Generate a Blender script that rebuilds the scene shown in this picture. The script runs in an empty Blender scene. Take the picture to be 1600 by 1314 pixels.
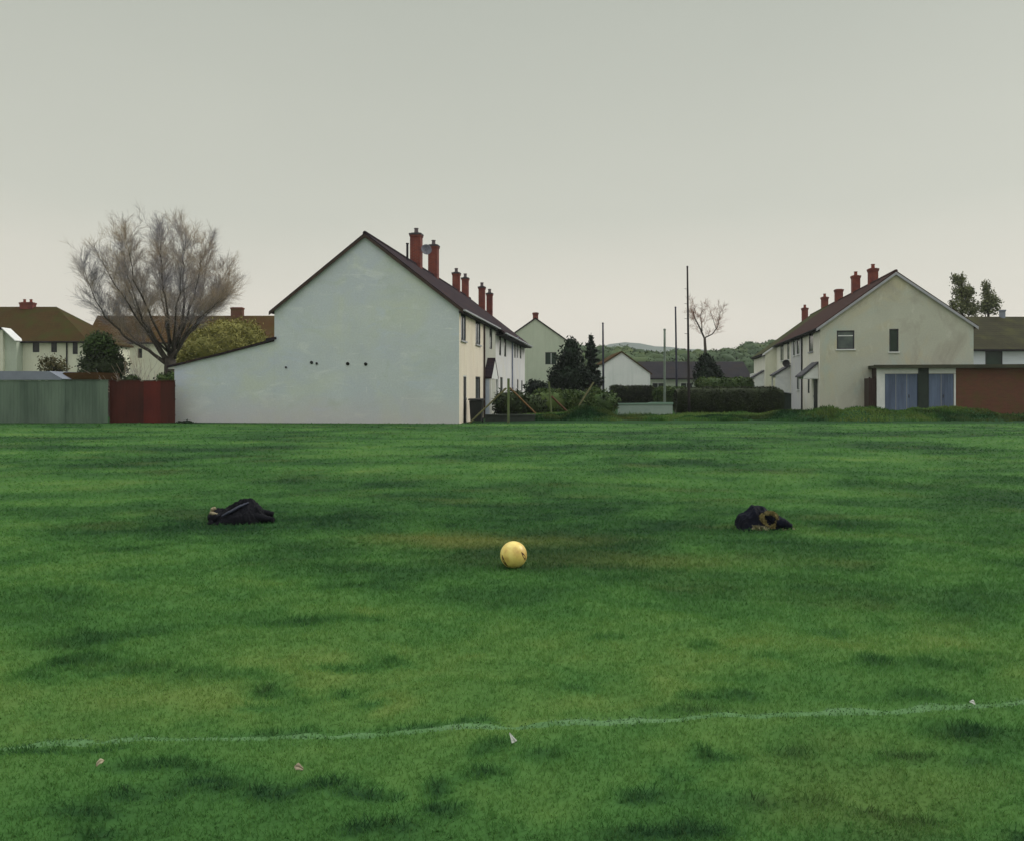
import bpy, bmesh, math, random
import numpy as np
from mathutils import Vector, Matrix, noise as mnoise
R = math.radians
PI = math.pi
random.seed(7)
rng = np.random.default_rng(11)
scene = bpy.context.scene
COL = scene.collection

# ------------------------------------------------------------------ camera
FPX, CX, HY, EYE = 1333.333, 800.0, 608.0, 1.5     # focal length and horizon in photo pixels, eye height
cam_d = bpy.data.cameras.new('camera')
cam_d.lens = 30; cam_d.sensor_width = 36; cam_d.shift_y = -49/1600
cam_d.clip_start = 0.05; cam_d.clip_end = 6000
cam = bpy.data.objects.new('camera', cam_d); COL.objects.link(cam)
cam.location = (0, 0, EYE); cam.rotation_euler = (R(90), 0, 0)
scene.camera = cam

def at(px, py, Y):
    return Vector(((px-CX)*Y/FPX, Y, EYE+(HY-py)*Y/FPX))
def ground_y(py): return FPX*EYE/(py-HY)

# ------------------------------------------------------------------ numpy noise / terrain
def _h(ix, iy, s):
    n = (ix*374761393 + iy*668265263 + s*974634777) & 0x7fffffff
    n = ((n ^ (n >> 13))*1274126177) & 0x7fffffff
    return ((n ^ (n >> 16)) & 0xffff)/65535.0
def vnoise(x, y, s=0):
    x = np.asarray(x, float); y = np.asarray(y, float)
    ix = np.floor(x).astype(np.int64); iy = np.floor(y).astype(np.int64)
    fx = x-ix; fy = y-iy
    fx = fx*fx*(3-2*fx); fy = fy*fy*(3-2*fy)
    a = _h(ix, iy, s); b = _h(ix+1, iy, s); c = _h(ix, iy+1, s); d = _h(ix+1, iy+1, s)
    return (a*(1-fx)+b*fx)*(1-fy) + (c*(1-fx)+d*fx)*fy
def fbm(x, y, s=0, o=4):
    v = 0; a = .5; t = 0
    for i in range(o):
        v = v + a*vnoise(x, y, s+i*17); t += a; a *= .55; x = x*2.03+3.1; y = y*2.03+7.7
    return v/t
def sstep(a, b, v):
    t = np.clip((v-a)/(b-a), 0, 1); return t*t*(3-2*t)

# tussocks on the near turf: taller blades, their shade painted into the tone (photo px, py, half width px, half height px, strength)
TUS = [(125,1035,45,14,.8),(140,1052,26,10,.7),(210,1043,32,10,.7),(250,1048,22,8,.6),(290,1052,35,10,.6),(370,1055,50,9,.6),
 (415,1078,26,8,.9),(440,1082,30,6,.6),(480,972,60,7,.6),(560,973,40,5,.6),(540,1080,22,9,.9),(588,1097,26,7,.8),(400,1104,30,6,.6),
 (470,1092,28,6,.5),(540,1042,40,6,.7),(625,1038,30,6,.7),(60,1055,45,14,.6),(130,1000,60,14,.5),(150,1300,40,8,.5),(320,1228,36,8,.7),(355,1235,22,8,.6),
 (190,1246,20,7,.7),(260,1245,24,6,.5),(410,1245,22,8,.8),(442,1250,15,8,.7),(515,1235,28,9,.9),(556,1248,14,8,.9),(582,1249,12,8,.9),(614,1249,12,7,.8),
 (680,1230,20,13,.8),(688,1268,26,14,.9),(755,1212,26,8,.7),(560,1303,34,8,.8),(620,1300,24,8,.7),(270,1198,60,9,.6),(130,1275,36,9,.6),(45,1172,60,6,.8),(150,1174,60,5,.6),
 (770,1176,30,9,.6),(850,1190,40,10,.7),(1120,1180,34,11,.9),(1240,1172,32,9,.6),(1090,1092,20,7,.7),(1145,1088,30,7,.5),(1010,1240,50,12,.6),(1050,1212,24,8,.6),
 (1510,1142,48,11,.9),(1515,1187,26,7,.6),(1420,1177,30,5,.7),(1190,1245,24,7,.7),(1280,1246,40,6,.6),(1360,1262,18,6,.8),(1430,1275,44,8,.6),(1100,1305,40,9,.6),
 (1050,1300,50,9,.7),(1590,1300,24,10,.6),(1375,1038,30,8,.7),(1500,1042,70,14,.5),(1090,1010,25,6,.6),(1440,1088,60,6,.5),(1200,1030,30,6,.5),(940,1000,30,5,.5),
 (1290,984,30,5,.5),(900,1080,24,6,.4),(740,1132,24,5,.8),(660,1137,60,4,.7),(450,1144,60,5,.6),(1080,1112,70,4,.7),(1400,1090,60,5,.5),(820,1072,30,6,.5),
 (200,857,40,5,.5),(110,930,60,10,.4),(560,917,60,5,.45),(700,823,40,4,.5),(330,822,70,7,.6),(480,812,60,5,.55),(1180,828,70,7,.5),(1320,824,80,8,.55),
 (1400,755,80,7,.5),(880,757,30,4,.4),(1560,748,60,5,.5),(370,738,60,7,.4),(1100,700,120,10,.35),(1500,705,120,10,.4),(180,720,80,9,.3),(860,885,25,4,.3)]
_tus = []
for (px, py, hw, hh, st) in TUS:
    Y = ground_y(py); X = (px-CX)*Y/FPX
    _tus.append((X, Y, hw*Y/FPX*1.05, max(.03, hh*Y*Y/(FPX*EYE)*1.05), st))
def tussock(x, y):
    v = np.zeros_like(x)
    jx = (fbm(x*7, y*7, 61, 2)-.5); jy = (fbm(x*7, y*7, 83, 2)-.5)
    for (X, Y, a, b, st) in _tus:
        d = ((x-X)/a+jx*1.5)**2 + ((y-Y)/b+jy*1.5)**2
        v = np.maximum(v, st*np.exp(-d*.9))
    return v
def bank(x, y):
    """low bank of rough grass along the far edge of the field"""
    on = sstep(-1.2, 2.5, x)
    c = 40.0 + 1.2*(vnoise(x*.25, x*0+3, 5)-.5)
    prof = np.exp(-((y-c)/.95)**2)
    hum = .02+.40*sstep(.34, .60, vnoise(x*.52, y*.2, 9)) + .20*vnoise(x*1.7, y*1.2, 12)
    back = .22*sstep(40, 41.5, y)*(1-sstep(44, 47, y))*(.4+vnoise(x*.35, y*.1, 21))
    return on*(prof*hum + back*.8)
def gz(x, y):
    x = np.asarray(x, float); y = np.asarray(y, float)
    near = 1-sstep(6, 14, y)
    z = near*(.07*(fbm(x*1.3, y*1.3, 2, 3)-.5) + .045*(fbm(x*4.5, y*4.5, 31, 2)-.5)) + (1-near)*.06*(fbm(x*.3, y*.3, 4, 3)-.5)*(1-sstep(30, 36, y))
    z = z*(1 - np.exp(-((x-.01)**2+(y-7.19)**2)/.3))
    return z + bank(x, y)
def tone(x, y):
    """grass colour: low = deep blue green, high = yellow green"""
    big = fbm(x*.28+9, y*.5, 41, 3); mid = fbm(x*1.1, y*1.6, 51, 4); fine = fbm(x*5, y*7, 71, 3)
    t = .48 + 1.05*(big-.5) + .80*(mid-.5) + .35*(fine-.5)
    t = t + .08*sstep(30, 36, y) - .10*sstep(5, 9, y) + .07*(1-sstep(3.2, 6.5, y))
    return np.clip(t - (.62+.22*(1-sstep(5, 8, y)))*tussock(x, y), 0, 1)  # shade of tufts and hollows is put into the grass colour here
def brown(x, y):
    Y1 = ground_y(845)
    g = np.exp(-((x+.30)/1.0)**2 - ((y-Y1)/.42)**2)*.8
    g = np.maximum(g, np.exp(-((x-1.0)/1.5)**2-((y-7.5)/.35)**2)*.4)
    n = fbm(x*1.7, y*2.5, 91, 3)
    return np.clip(g*(.3+1.4*n) + .30*sstep(.54, .85, fbm(x*.8, y*1.5, 97, 4)), 0, 1)

# ------------------------------------------------------------------ materials
def nt(name):
    m = bpy.data.materials.new(name); m.use_nodes = True
    t = m.node_tree; b = t.nodes['Principled BSDF']
    return m, t, b
def c4(c): return (c[0], c[1], c[2], 1)
def ramp(t, stops, fac):
    r = t.nodes.new('ShaderNodeValToRGB'); e = r.color_ramp.elements
    while len(e) < len(stops): e.new(.5)
    for k, (p, c) in enumerate(stops): e[k].position = p; e[k].color = c4(c)
    t.links.new(fac, r.inputs[0]); return r.outputs[0]
def coords(t, scale=(1,1,1), kind='Object'):
    tc = t.nodes.new('ShaderNodeTexCoord'); mp = t.nodes.new('ShaderNodeMapping')
    mp.inputs['Scale'].default_value = scale
    t.links.new(tc.outputs[kind], mp.inputs[0]); return mp.outputs[0]
def noise(t, vec, scale, detail=5, rough=.6, dist=0):
    n = t.nodes.new('ShaderNodeTexNoise')
    n.inputs['Scale'].default_value = scale; n.inputs['Detail'].default_value = detail
    n.inputs['Roughness'].default_value = rough; n.inputs['Distortion'].default_value = dist
    t.links.new(vec, n.inputs['Vector']); return n.outputs['Fac']
def mix(t, fac, a, b, mode='MIX'):
    m = t.nodes.new('ShaderNodeMix'); m.data_type = 'RGBA'; m.blend_type = mode
    for sock, v in ((m.inputs[0], fac), (m.inputs[6], a), (m.inputs[7], b)):
        if hasattr(v, 'is_linked'): t.links.new(v, sock)
        else: sock.default_value = v if isinstance(v, (int, float)) else c4(v)
    return m.outputs[2]
def bump(t, b, h, strength, dist=.02):
    n = t.nodes.new('ShaderNodeBump'); n.inputs['Strength'].default_value = strength; n.inputs['Distance'].default_value = dist
    t.links.new(h, n.inputs['Height']); t.links.new(n.outputs[0], b.inputs['Normal'])
def mat(name, c1, c2=None, scale=3., rough=.85, bmp=.0, bscale=40., spec=.3, stretch=(1,1,1), lo=.3, hi=.7, metal=0):
    m, t, b = nt(name)
    c2 = c2 or tuple(x*.75 for x in c1)
    v = coords(t, stretch)
    t.links.new(ramp(t, [(lo, c1), (hi, c2)], noise(t, v, scale)), b.inputs['Base Color'])
    b.inputs['Roughness'].default_value = rough; b.inputs['Specular IOR Level'].default_value = spec; b.inputs['Metallic'].default_value = metal
    if bmp: bump(t, b, noise(t, v, bscale, 3), bmp)
    return m
def render_wall(name, base, tints, patch=.35, streak=True, foot=None):
    """painted, weathered render: base coat, brushed patches, vertical run stains, damp at the foot"""
    m, t, b = nt(name)
    v = coords(t)
    col = ramp(t, [(.30, tuple(x*.93 for x in base)), (.70, tuple(min(.95, x*1.05) for x in base))], noise(t, v, .5, 6))
    for k, (tc, sc, lo, hi, stretch) in enumerate(tints):
        vv = coords(t, stretch)
        f = ramp(t, [(lo, (0,0,0)), (hi, (1,1,1))], noise(t, vv, sc, 7, .62, .6))
        mul = t.nodes.new('ShaderNodeMath'); mul.operation = 'MULTIPLY'; mul.inputs[1].default_value = patch
        t.links.new(f, mul.inputs[0]); col = mix(t, mul.outputs[0], col, tc)
    if streak:
        vv = coords(t, (1.6, 1.6, .12))
        f = ramp(t, [(.48, (0,0,0)), (.72, (.4,.4,.4))], noise(t, vv, 2.2, 6, .65))
        col = mix(t, f, col, tuple(x*.72 for x in base))
    gr = ramp(t, [(.35, (.86,.86,.86)), (.65, (1,1,1))], noise(t, v, 14, 4, .7)); col = mix(t, .8, col, gr, 'MULTIPLY')
    if foot:                                   # splash-back dirt along the foot of the wall, with a ragged upper edge
        sep = t.nodes.new('ShaderNodeSeparateXYZ'); t.links.new(v, sep.inputs[0])
        wob = t.nodes.new('ShaderNodeMath'); wob.operation = 'MULTIPLY_ADD'; wob.inputs[1].default_value = -1.6; t.links.new(noise(t, coords(t, (.35,1,1)), 1.2, 5), wob.inputs[0]); t.links.new(sep.outputs[2], wob.inputs[2])
        mr = t.nodes.new('ShaderNodeMapRange'); mr.inputs['From Min'].default_value = -.6; mr.inputs['From Max'].default_value = foot[2]-.9; mr.inputs['To Min'].default_value = foot[1]; mr.inputs['To Max'].default_value = 0
        t.links.new(wob.outputs[0], mr.inputs['Value']); col = mix(t, mr.outputs[0], col, foot[0])
    t.links.new(col, b.inputs['Base Color'])
    b.inputs['Roughness'].default_value = .92; b.inputs['Specular IOR Level'].default_value = .2
    bump(t, b, noise(t, v, 45, 4), .25, .02)
    return m
def roof_mat(name, c1, c2, moss=None, mlo=.5, mhi=.75):
    m, t, b = nt(name); v = coords(t)
    br = t.nodes.new('ShaderNodeTexBrick')
    tc = t.nodes.new('ShaderNodeTexCoord'); mp = t.nodes.new('ShaderNodeMapping'); mp.inputs['Rotation'].default_value = (0, 0, 0)
    sep = t.nodes.new('ShaderNodeSeparateXYZ'); com = t.nodes.new('ShaderNodeCombineXYZ'); add = t.nodes.new('ShaderNodeMath'); add.operation = 'ADD'
    t.links.new(tc.outputs['Object'], sep.inputs[0]); t.links.new(sep.outputs[0], add.inputs[0]); t.links.new(sep.outputs[1], add.inputs[1])
    t.links.new(add.outputs[0], com.inputs[0]); t.links.new(sep.outputs[2], com.inputs[1])
    t.links.new(com.outputs[0], br.inputs['Vector'])
    br.inputs['Scale'].default_value = 1; br.inputs['Brick Width'].default_value = .3; br.inputs['Row Height'].default_value = .17
    br.inputs['Mortar Size'].default_value = .012; br.inputs['Bias'].default_value = -.1
    br.inputs['Color1'].default_value = c4(c1); br.inputs['Color2'].default_value = c4(c2); br.inputs['Mortar'].default_value = c4(tuple(x*.5 for x in c1))
    col = br.outputs['Color']
    col = mix(t, ramp(t, [(.35, (0,0,0)), (.7, (.8,.8,.8))], noise(t, v, .9, 6)), col, tuple((a+bb)*.5*1.15 for a, bb in zip(c1, c2)))
    if moss: col = mix(t, ramp(t, [(mlo, (0,0,0)), (mhi, (1,1,1))], noise(t, v, .7, 7, .65)), col, moss)
    t.links.new(col, b.inputs['Base Color']); b.inputs['Roughness'].default_value = .95; b.inputs['Specular IOR Level'].default_value = .06
    bump(t, b, br.outputs['Fac'], -.5, .03)
    return m
def brick_mat(name, c1, c2, mortar, soot=None):
    m, t, b = nt(name); v = coords(t)
    br = t.nodes.new('ShaderNodeTexBrick')
    tc = t.nodes.new('ShaderNodeTexCoord')
    sep = t.nodes.new('ShaderNodeSeparateXYZ'); com = t.nodes.new('ShaderNodeCombineXYZ'); add = t.nodes.new('ShaderNodeMath'); add.operation = 'ADD'
    t.links.new(tc.outputs['Object'], sep.inputs[0]); t.links.new(sep.outputs[0], add.inputs[0]); t.links.new(sep.outputs[1], add.inputs[1])
    t.links.new(add.outputs[0], com.inputs[0]); t.links.new(sep.outputs[2], com.inputs[1])
    t.links.new(com.outputs[0], br.inputs['Vector'])
    br.inputs['Scale'].default_value = 1; br.inputs['Brick Width'].default_value = .225; br.inputs['Row Height'].default_value = .075; br.inputs['Mortar Size'].default_value = .008
    br.inputs['Color1'].default_value = c4(c1); br.inputs['Color2'].default_value = c4(c2); br.inputs['Mortar'].default_value = c4(mortar)
    col = br.outputs['Color']
    if soot: col = mix(t, ramp(t, [(.45, (0,0,0)), (.7, (.8,.8,.8))], noise(t, v, 1.6, 6)), col, soot)
    t.links.new(col, b.inputs['Base Color']); b.inputs['Roughness'].default_value = .9; b.inputs['Specular IOR Level'].default_value = .2
    bump(t, b, br.outputs['Fac'], -.4, .01)
    return m
def leaf_mat(name, stops, scale=.8, rough=.7, rnd=.45):
    m, t, b = nt(name); v = coords(t)
    g = t.nodes.new('ShaderNodeNewGeometry')
    a = t.nodes.new('ShaderNodeMath'); a.operation = 'MULTIPLY_ADD'; a.inputs[1].default_value = rnd; a.inputs[2].default_value = -rnd/2
    t.links.new(g.outputs['Random Per Island'], a.inputs[0])
    s = t.nodes.new('ShaderNodeMath'); s.operation = 'ADD'; s.use_clamp = True
    t.links.new(noise(t, v, scale, 4), s.inputs[0]); t.links.new(a.outputs[0], s.inputs[1])
    t.links.new(ramp(t, stops, s.outputs[0]), b.inputs['Base Color'])
    b.inputs['Roughness'].default_value = rough; b.inputs['Specular IOR Level'].default_value = .15
    return m
def glass_mat(name, c, c2=None):
    m, t, b = nt(name); v = coords(t)
    t.links.new(ramp(t, [(.35, c), (.65, c2 or tuple(x*.6 for x in c))], noise(t, v, 1.3, 3)), b.inputs['Base Color'])
    b.inputs['Roughness'].default_value = .16; b.inputs['Specular IOR Level'].default_value = .22
    return m

M = {}
M['gable_grey'] = render_wall('grey_green_render', (.635,.690,.710), [((.575,.63,.72), .22, .44, .60, (1,1,1)), ((.66,.71,.60), .30, .50, .66, (1,1,1)), ((.80,.84,.83), .9, .56, .72, (.7,1,1.6)), ((.62,.70,.86), .55, .58, .72, (.8,1,1.6)), ((.90,.92,.92), 2.2, .62, .76, (.5,1,4)), ((.50,.57,.50), .5, .56, .74, (1,1,1.2)), ((.92,.93,.93), 3.0, .64, .78, (3.5,1,.6))], .62, False, ((.66,.60,.60), .5, 1.5))
M['cream'] = render_wall('cream_render', (.82,.735,.62), [((.86,.80,.66), .8, .45, .7, (1,1,.5)), ((.68,.56,.40), 1.0, .55, .8, (1,1,.4))], .5)
M['grey_front'] = render_wall('grey_render', (.50,.51,.46), [((.62,.60,.50), 1, .45, .7, (1,1,.5))], .5)
M['white_lilac'] = render_wall('white_render', (.80,.79,.80), [((.72,.74,.82), .8, .45, .7, (1,1,.6)), ((.78,.74,.62), .9, .5, .75, (1,1,.6))], .5)
M['white_warm'] = render_wall('warm_white_render', (.88,.85,.76), [((.78,.72,.58), .8, .5, .75, (1,1,.6)), ((.80,.82,.84), .9, .5, .75, (1,1,.6))], .5)
M['lilac_front'] = render_wall('lilac_grey_render', (.66,.65,.68), [((.72,.70,.62), .8, .5, .75, (1,1,.6))], .5)
M['gable_ochre'] = render_wall('ochre_grey_render', (.555,.560,.475), [((.59,.54,.38), .33, .47, .60, (1,1,1)), ((.48,.56,.52), .4, .5, .62, (1,1,.7)), ((.40,.37,.31), .55, .54, .70, (1.2,1,.7)), ((.70,.70,.62), 1.2, .58, .74, (1.4,1,.6))], .75, False, ((.52,.48,.42), .45, 1.6))
M['gable_green'] = render_wall('pale_green_render', (.57,.625,.50), [((.64,.68,.57), .6, .45, .7, (1,1,1)), ((.44,.54,.42), .5, .55, .8, (1,1,1))], .5)
M['white_gable'] = render_wall('chalk_white_render', (.90,.93,.92), [((.70,.76,.75), .8, .5, .75, (1,1,1))], .4)
M['cream_far'] = render_wall('pale_cream_render', (.78,.78,.64), [((.70,.70,.54), .5, .5, .75, (1,1,1)), ((.84,.84,.76), .7, .5, .75, (1,1,1))], .5)
M['sage_far'] = render_wall('sage_render', (.56,.62,.52), [((.48,.55,.44), .5, .5, .75, (1,1,1))], .5)
M['slate'] = roof_mat('purple_slate', (.026,.021,.030), (.038,.025,.027), (.062,.030,.024), .50, .78)
M['brown_tile'] = roof_mat('brown_tile', (.046,.025,.022), (.060,.029,.024), (.038,.029,.033), .5, .75)
M['green_tile'] = roof_mat('mossy_tile', (.045,.045,.020), (.055,.052,.024), (.056,.072,.024), .40, .7)
M['moss_roof'] = roof_mat('brown_mossy_roof', (.062,.038,.014), (.050,.034,.014), (.044,.048,.012), .46, .66)
M['rust_roof'] = roof_mat('rusty_brown_roof', (.074,.040,.015), (.058,.035,.014), (.064,.058,.015), .5, .75)
M['olive_roof'] = roof_mat('olive_mossy_roof', (.048,.045,.027), (.040,.039,.026), (.070,.072,.030), .5, .72)
M['dark_slate'] = roof_mat('dark_slate', (.028,.028,.034), (.038,.035,.039), (.044,.036,.028), .5, .75)
M['brick'] = brick_mat('red_brick', (.24,.055,.036), (.18,.042,.032), (.19,.11,.09), (.085,.036,.045))
M['brick_wall'] = brick_mat('garage_brick', (.170,.068,.042), (.130,.058,.038), (.145,.078,.056), (.115,.088,.036))
M['cap'] = mat('sooty_cap', (.085,.075,.085), (.05,.045,.05), 6)
M['pot'] = mat('chimney_pot_clay', (.16,.13,.14), (.10,.08,.09), 6)
M['pot_red'] = mat('red_clay_pot', (.26,.06,.04), (.17,.045,.03), 6)
M['trim_dark'] = mat('dark_trim', (.030,.026,.032), (.018,.016,.02), 4)
M['trim_brown'] = mat('brown_bargeboard', (.070,.045,.034), (.04,.03,.026), 4)
M['white_trim'] = mat('white_paint', (.80,.81,.80), (.68,.70,.70), 3, .5)
M['grey_trim'] = mat('grey_paint', (.42,.43,.47), (.34,.35,.38), 3, .6)
M['canopy'] = mat('lead_canopy', (.085,.085,.10), (.05,.05,.06), 4, .7)
M['frame_dark'] = mat('dark_frame', (.05,.052,.06), (.03,.03,.035), 4, .6)
M['glass_blue'] = glass_mat('blue_grey_glass', (.055,.085,.12), (.03,.045,.06))
M['glass_dark'] = glass_mat('dark_glass', (.022,.026,.03), (.04,.045,.045))
M['glass_green'] = glass_mat('green_glass', (.026,.052,.036), (.016,.034,.024))
M['glass_grey'] = glass_mat('curtained_glass', (.13,.165,.14), (.06,.075,.08))
M['door_dark'] = mat('dark_door_paint', (.022,.024,.026), (.03,.03,.03), 3, .5)
M['door_brown'] = mat('brown_door_paint', (.045,.022,.018), (.03,.016,.014), 3, .5)
M['black_plastic'] = mat('black_plastic', (.014,.015,.017), (.024,.025,.027), 3, .45)
M['green_plastic'] = mat('dark_green_board', (.030,.046,.036), (.02,.03,.025), 3, .6)
M['dish'] = mat('grey_dish', (.17,.165,.21), (.12,.12,.15), 3, .5)
M['dish_dark'] = mat('black_dish', (.03,.03,.034), (.02,.02,.022), 3, .5)
M['vent'] = mat('vent_black', (.012,.014,.013), (.02,.02,.02), 5)
M['fence_green'] = mat('weathered_green_paint', (.160,.215,.168), (.085,.120,.095), 1.0, .85, .3, 20, .2, (1.6,1.6,.25), .35, .68)
M['fence_red'] = mat('dark_red_stain', (.105,.025,.018), (.048,.016,.013), .9, .8, .3, 20, .2, (1.2,1.2,.4))
M['fence_red_bright'] = mat('bright_red_stain', (.150,.026,.020), (.080,.018,.016), 1.1, .8, .3, 20, .2, (1.2,1.2,.6))
M['timber_green'] = mat('green_tanalised_timber', (.155,.190,.085), (.095,.125,.055), 3, .85, .2, 30, .2, (3,3,.6))
M['timber_orange'] = mat('orange_timber', (.300,.165,.070), (.20,.11,.05), 3, .85, .2, 30)
M['timber_red'] = mat('red_brown_timber', (.170,.075,.045), (.11,.055,.035), 3, .85, .2, 30)
M['timber_olive'] = mat('olive_timber', (.150,.145,.070), (.10,.095,.045), 3, .85, .2, 30)
M['pole_dark'] = mat('creosoted_pole', (.040,.030,.030), (.022,.020,.024), 3, .9, .2, 30, .2, (3,3,.4))
M['pole_blue'] = mat('blue_grey_pole', (.042,.046,.078), (.026,.026,.040), 2, .8)
M['pole_green'] = mat('pale_green_pole', (.235,.285,.235), (.13,.165,.14), 2, .7)
M['wall_teal'] = mat('pale_concrete', (.36,.43,.39), (.29,.36,.33), 2, .9, .2, 30)
M['coping'] = mat('green_coping', (.22,.33,.26), (.17,.26,.21), 2, .9)
M['blue_door'] = mat('faded_blue_paint', (.155,.205,.32), (.085,.110,.180), 1.1, .6, .15, 20, .3, (2.2,2.2,.35))
M['felt'] = mat('mossy_felt', (.070,.072,.045), (.045,.045,.032), 1.6, .95, .3, 20)
M['felt_blue'] = mat('blue_grey_roof_sheet', (.26,.29,.35), (.20,.22,.27), 1.2, .7)
M['board_white'] = mat('white_boarding', (.74,.78,.84), (.62,.66,.73), 1.5, .8, .2, 12, .2, (.5,.5,4))
M['bark'] = mat('grey_brown_bark', (.085,.072,.056), (.045,.040,.036), 6, .95, .3, 30)
M['twig'] = mat('grey_twig', (.42,.34,.25), (.29,.28,.31), .45, .95, lo=.42, hi=.58)
M['twig_red'] = mat('reddish_twig', (.42,.25,.19), (.26,.17,.13), .6, .95)
M['bark_dark'] = mat('dark_bark', (.040,.032,.026), (.024,.02,.018), 6, .95)
M['leaf_ever'] = leaf_mat('evergreen_leaf', [(.25, (.020,.030,.016)), (.55, (.038,.055,.022)), (.85, (.075,.115,.045))])
M['leaf_dark'] = leaf_mat('dark_conifer_leaf', [(.25, (.008,.013,.010)), (.6, (.018,.030,.018)), (.9, (.030,.055,.028))])
M['leaf_hedge'] = leaf_mat('hedge_leaf', [(.22, (.022,.038,.014)), (.5, (.052,.092,.026)), (.8, (.095,.130,.036))], 1.2)
M['leaf_privet'] = leaf_mat('dark_hedge_leaf', [(.25, (.012,.016,.009)), (.6, (.026,.036,.014)), (.9, (.062,.080,.026))], 1.2)
M['leaf_gold'] = leaf_mat('golden_leaf', [(.2, (.13,.135,.034)), (.5, (.215,.205,.055)), (.85, (.31,.285,.09))], .6, .7, .3)
M['leaf_brown'] = leaf_mat('brown_leaf', [(.25, (.060,.055,.026)), (.6, (.110,.098,.046)), (.9, (.15,.14,.07))])
M['leaf_olive'] = leaf_mat('olive_leaf', [(.2, (.050,.056,.022)), (.5, (.125,.140,.058)), (.85, (.24,.26,.13))], .8)
M['leaf_wood'] = leaf_mat('woodland_leaf', [(.25, (.036,.060,.034)), (.5, (.058,.090,.042)), (.8, (.098,.128,.042))], .06, .9, .2)
M['leaf_weed'] = leaf_mat('weed_leaf', [(.25, (.010,.022,.012)), (.8, (.03,.06,.025))])
M['hill'] = mat('far_hill_grass', (.100,.100,.055), (.075,.066,.052), .02, 1)
M['nylon'] = mat('black_nylon', (.0055,.0055,.0075), (.0085,.009,.013), 9, .65, .35, 45, .05)
M['nylon_blue'] = mat('navy_nylon', (.0085,.010,.020), (.0055,.006,.009), 9, .65, .35, 45, .05)
M['lining'] = mat('tan_lining', (.30,.26,.17), (.20,.17,.11), 20, .9)
M['sheen'] = mat('blue_grey_highlight', (.045,.052,.085), (.02,.024,.04), 12, .5)  # painted highlight for a fold of the black jacket
M['fur'] = leaf_mat('tan_fur', [(.2, (.10,.075,.03)), (.5, (.21,.17,.065)), (.85, (.36,.31,.15))], 14)
M['fur_pale'] = leaf_mat('pale_fur', [(.2, (.16,.14,.08)), (.5, (.30,.28,.16)), (.85, (.46,.44,.32))], 14)
M['leaf_dead'] = mat('pale_dead_leaf', (.42,.38,.27), (.26,.22,.13), 40, .7)
M['leaf_dead2'] = mat('pinkish_dead_leaf', (.30,.26,.19), (.22,.18,.12), 40, .7)
M['litter'] = mat('grey_white_scrap', (.52,.54,.50), (.36,.38,.34), 40, .6)

# grass: colour from the blade's tone / brown / chalk attributes
def grass_mat(name, k=1.0, trans=0):
    m, t, b = nt(name)
    def attr(n):
        a = t.nodes.new('ShaderNodeAttribute'); a.attribute_name = n; return a.outputs['Fac']
    col = ramp(t, [(.0, (.016*k,.046*k,.018*k)), (.30, (.032*k,.086*k,.025*k)), (.55, (.051*k,.127*k,.033*k)), (.8, (.076*k,.155*k,.040*k)), (1, (.108*k,.172*k,.046*k))], attr('tone'))
    col = mix(t, attr('brown'), col, (.098*k,.118*k,.034*k))
    t.links.new(col, b.inputs['Base Color'])
    b.inputs['Roughness'].default_value = .85; b.inputs['Specular IOR Level'].default_value = .04
    if trans:
        tr = t.nodes.new('ShaderNodeBsdfTranslucent'); t.links.new(col, tr.inputs['Color'])
        ms = t.nodes.new('ShaderNodeMixShader'); ms.inputs[0].default_value = trans
        t.links.new(b.outputs[0], ms.inputs[1]); t.links.new(tr.outputs[0], ms.inputs[2]); t.links.new(ms.outputs[0], t.nodes['Material Output'].inputs['Surface'])
    return m
M['grass'] = grass_mat('grass_blade', 1.66, .45)
M['rough'] = grass_mat('rough_grass_blade', 1.15, .3)
M['turf'] = grass_mat('turf_ground', 1.0)
def chalk_mat():
    m, t, b = nt('worn_chalk'); v = coords(t)
    t.links.new(ramp(t, [(.30, (.062,.145,.045)), (.45, (.082,.172,.066)), (.60, (.098,.192,.082)), (.75, (.125,.215,.108))], noise(t, v, 5, 6)), b.inputs['Base Color'])
    b.inputs['Roughness'].default_value = .9; b.inputs['Specular IOR Level'].default_value = .1
    return m
M['chalk'] = chalk_mat()

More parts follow.
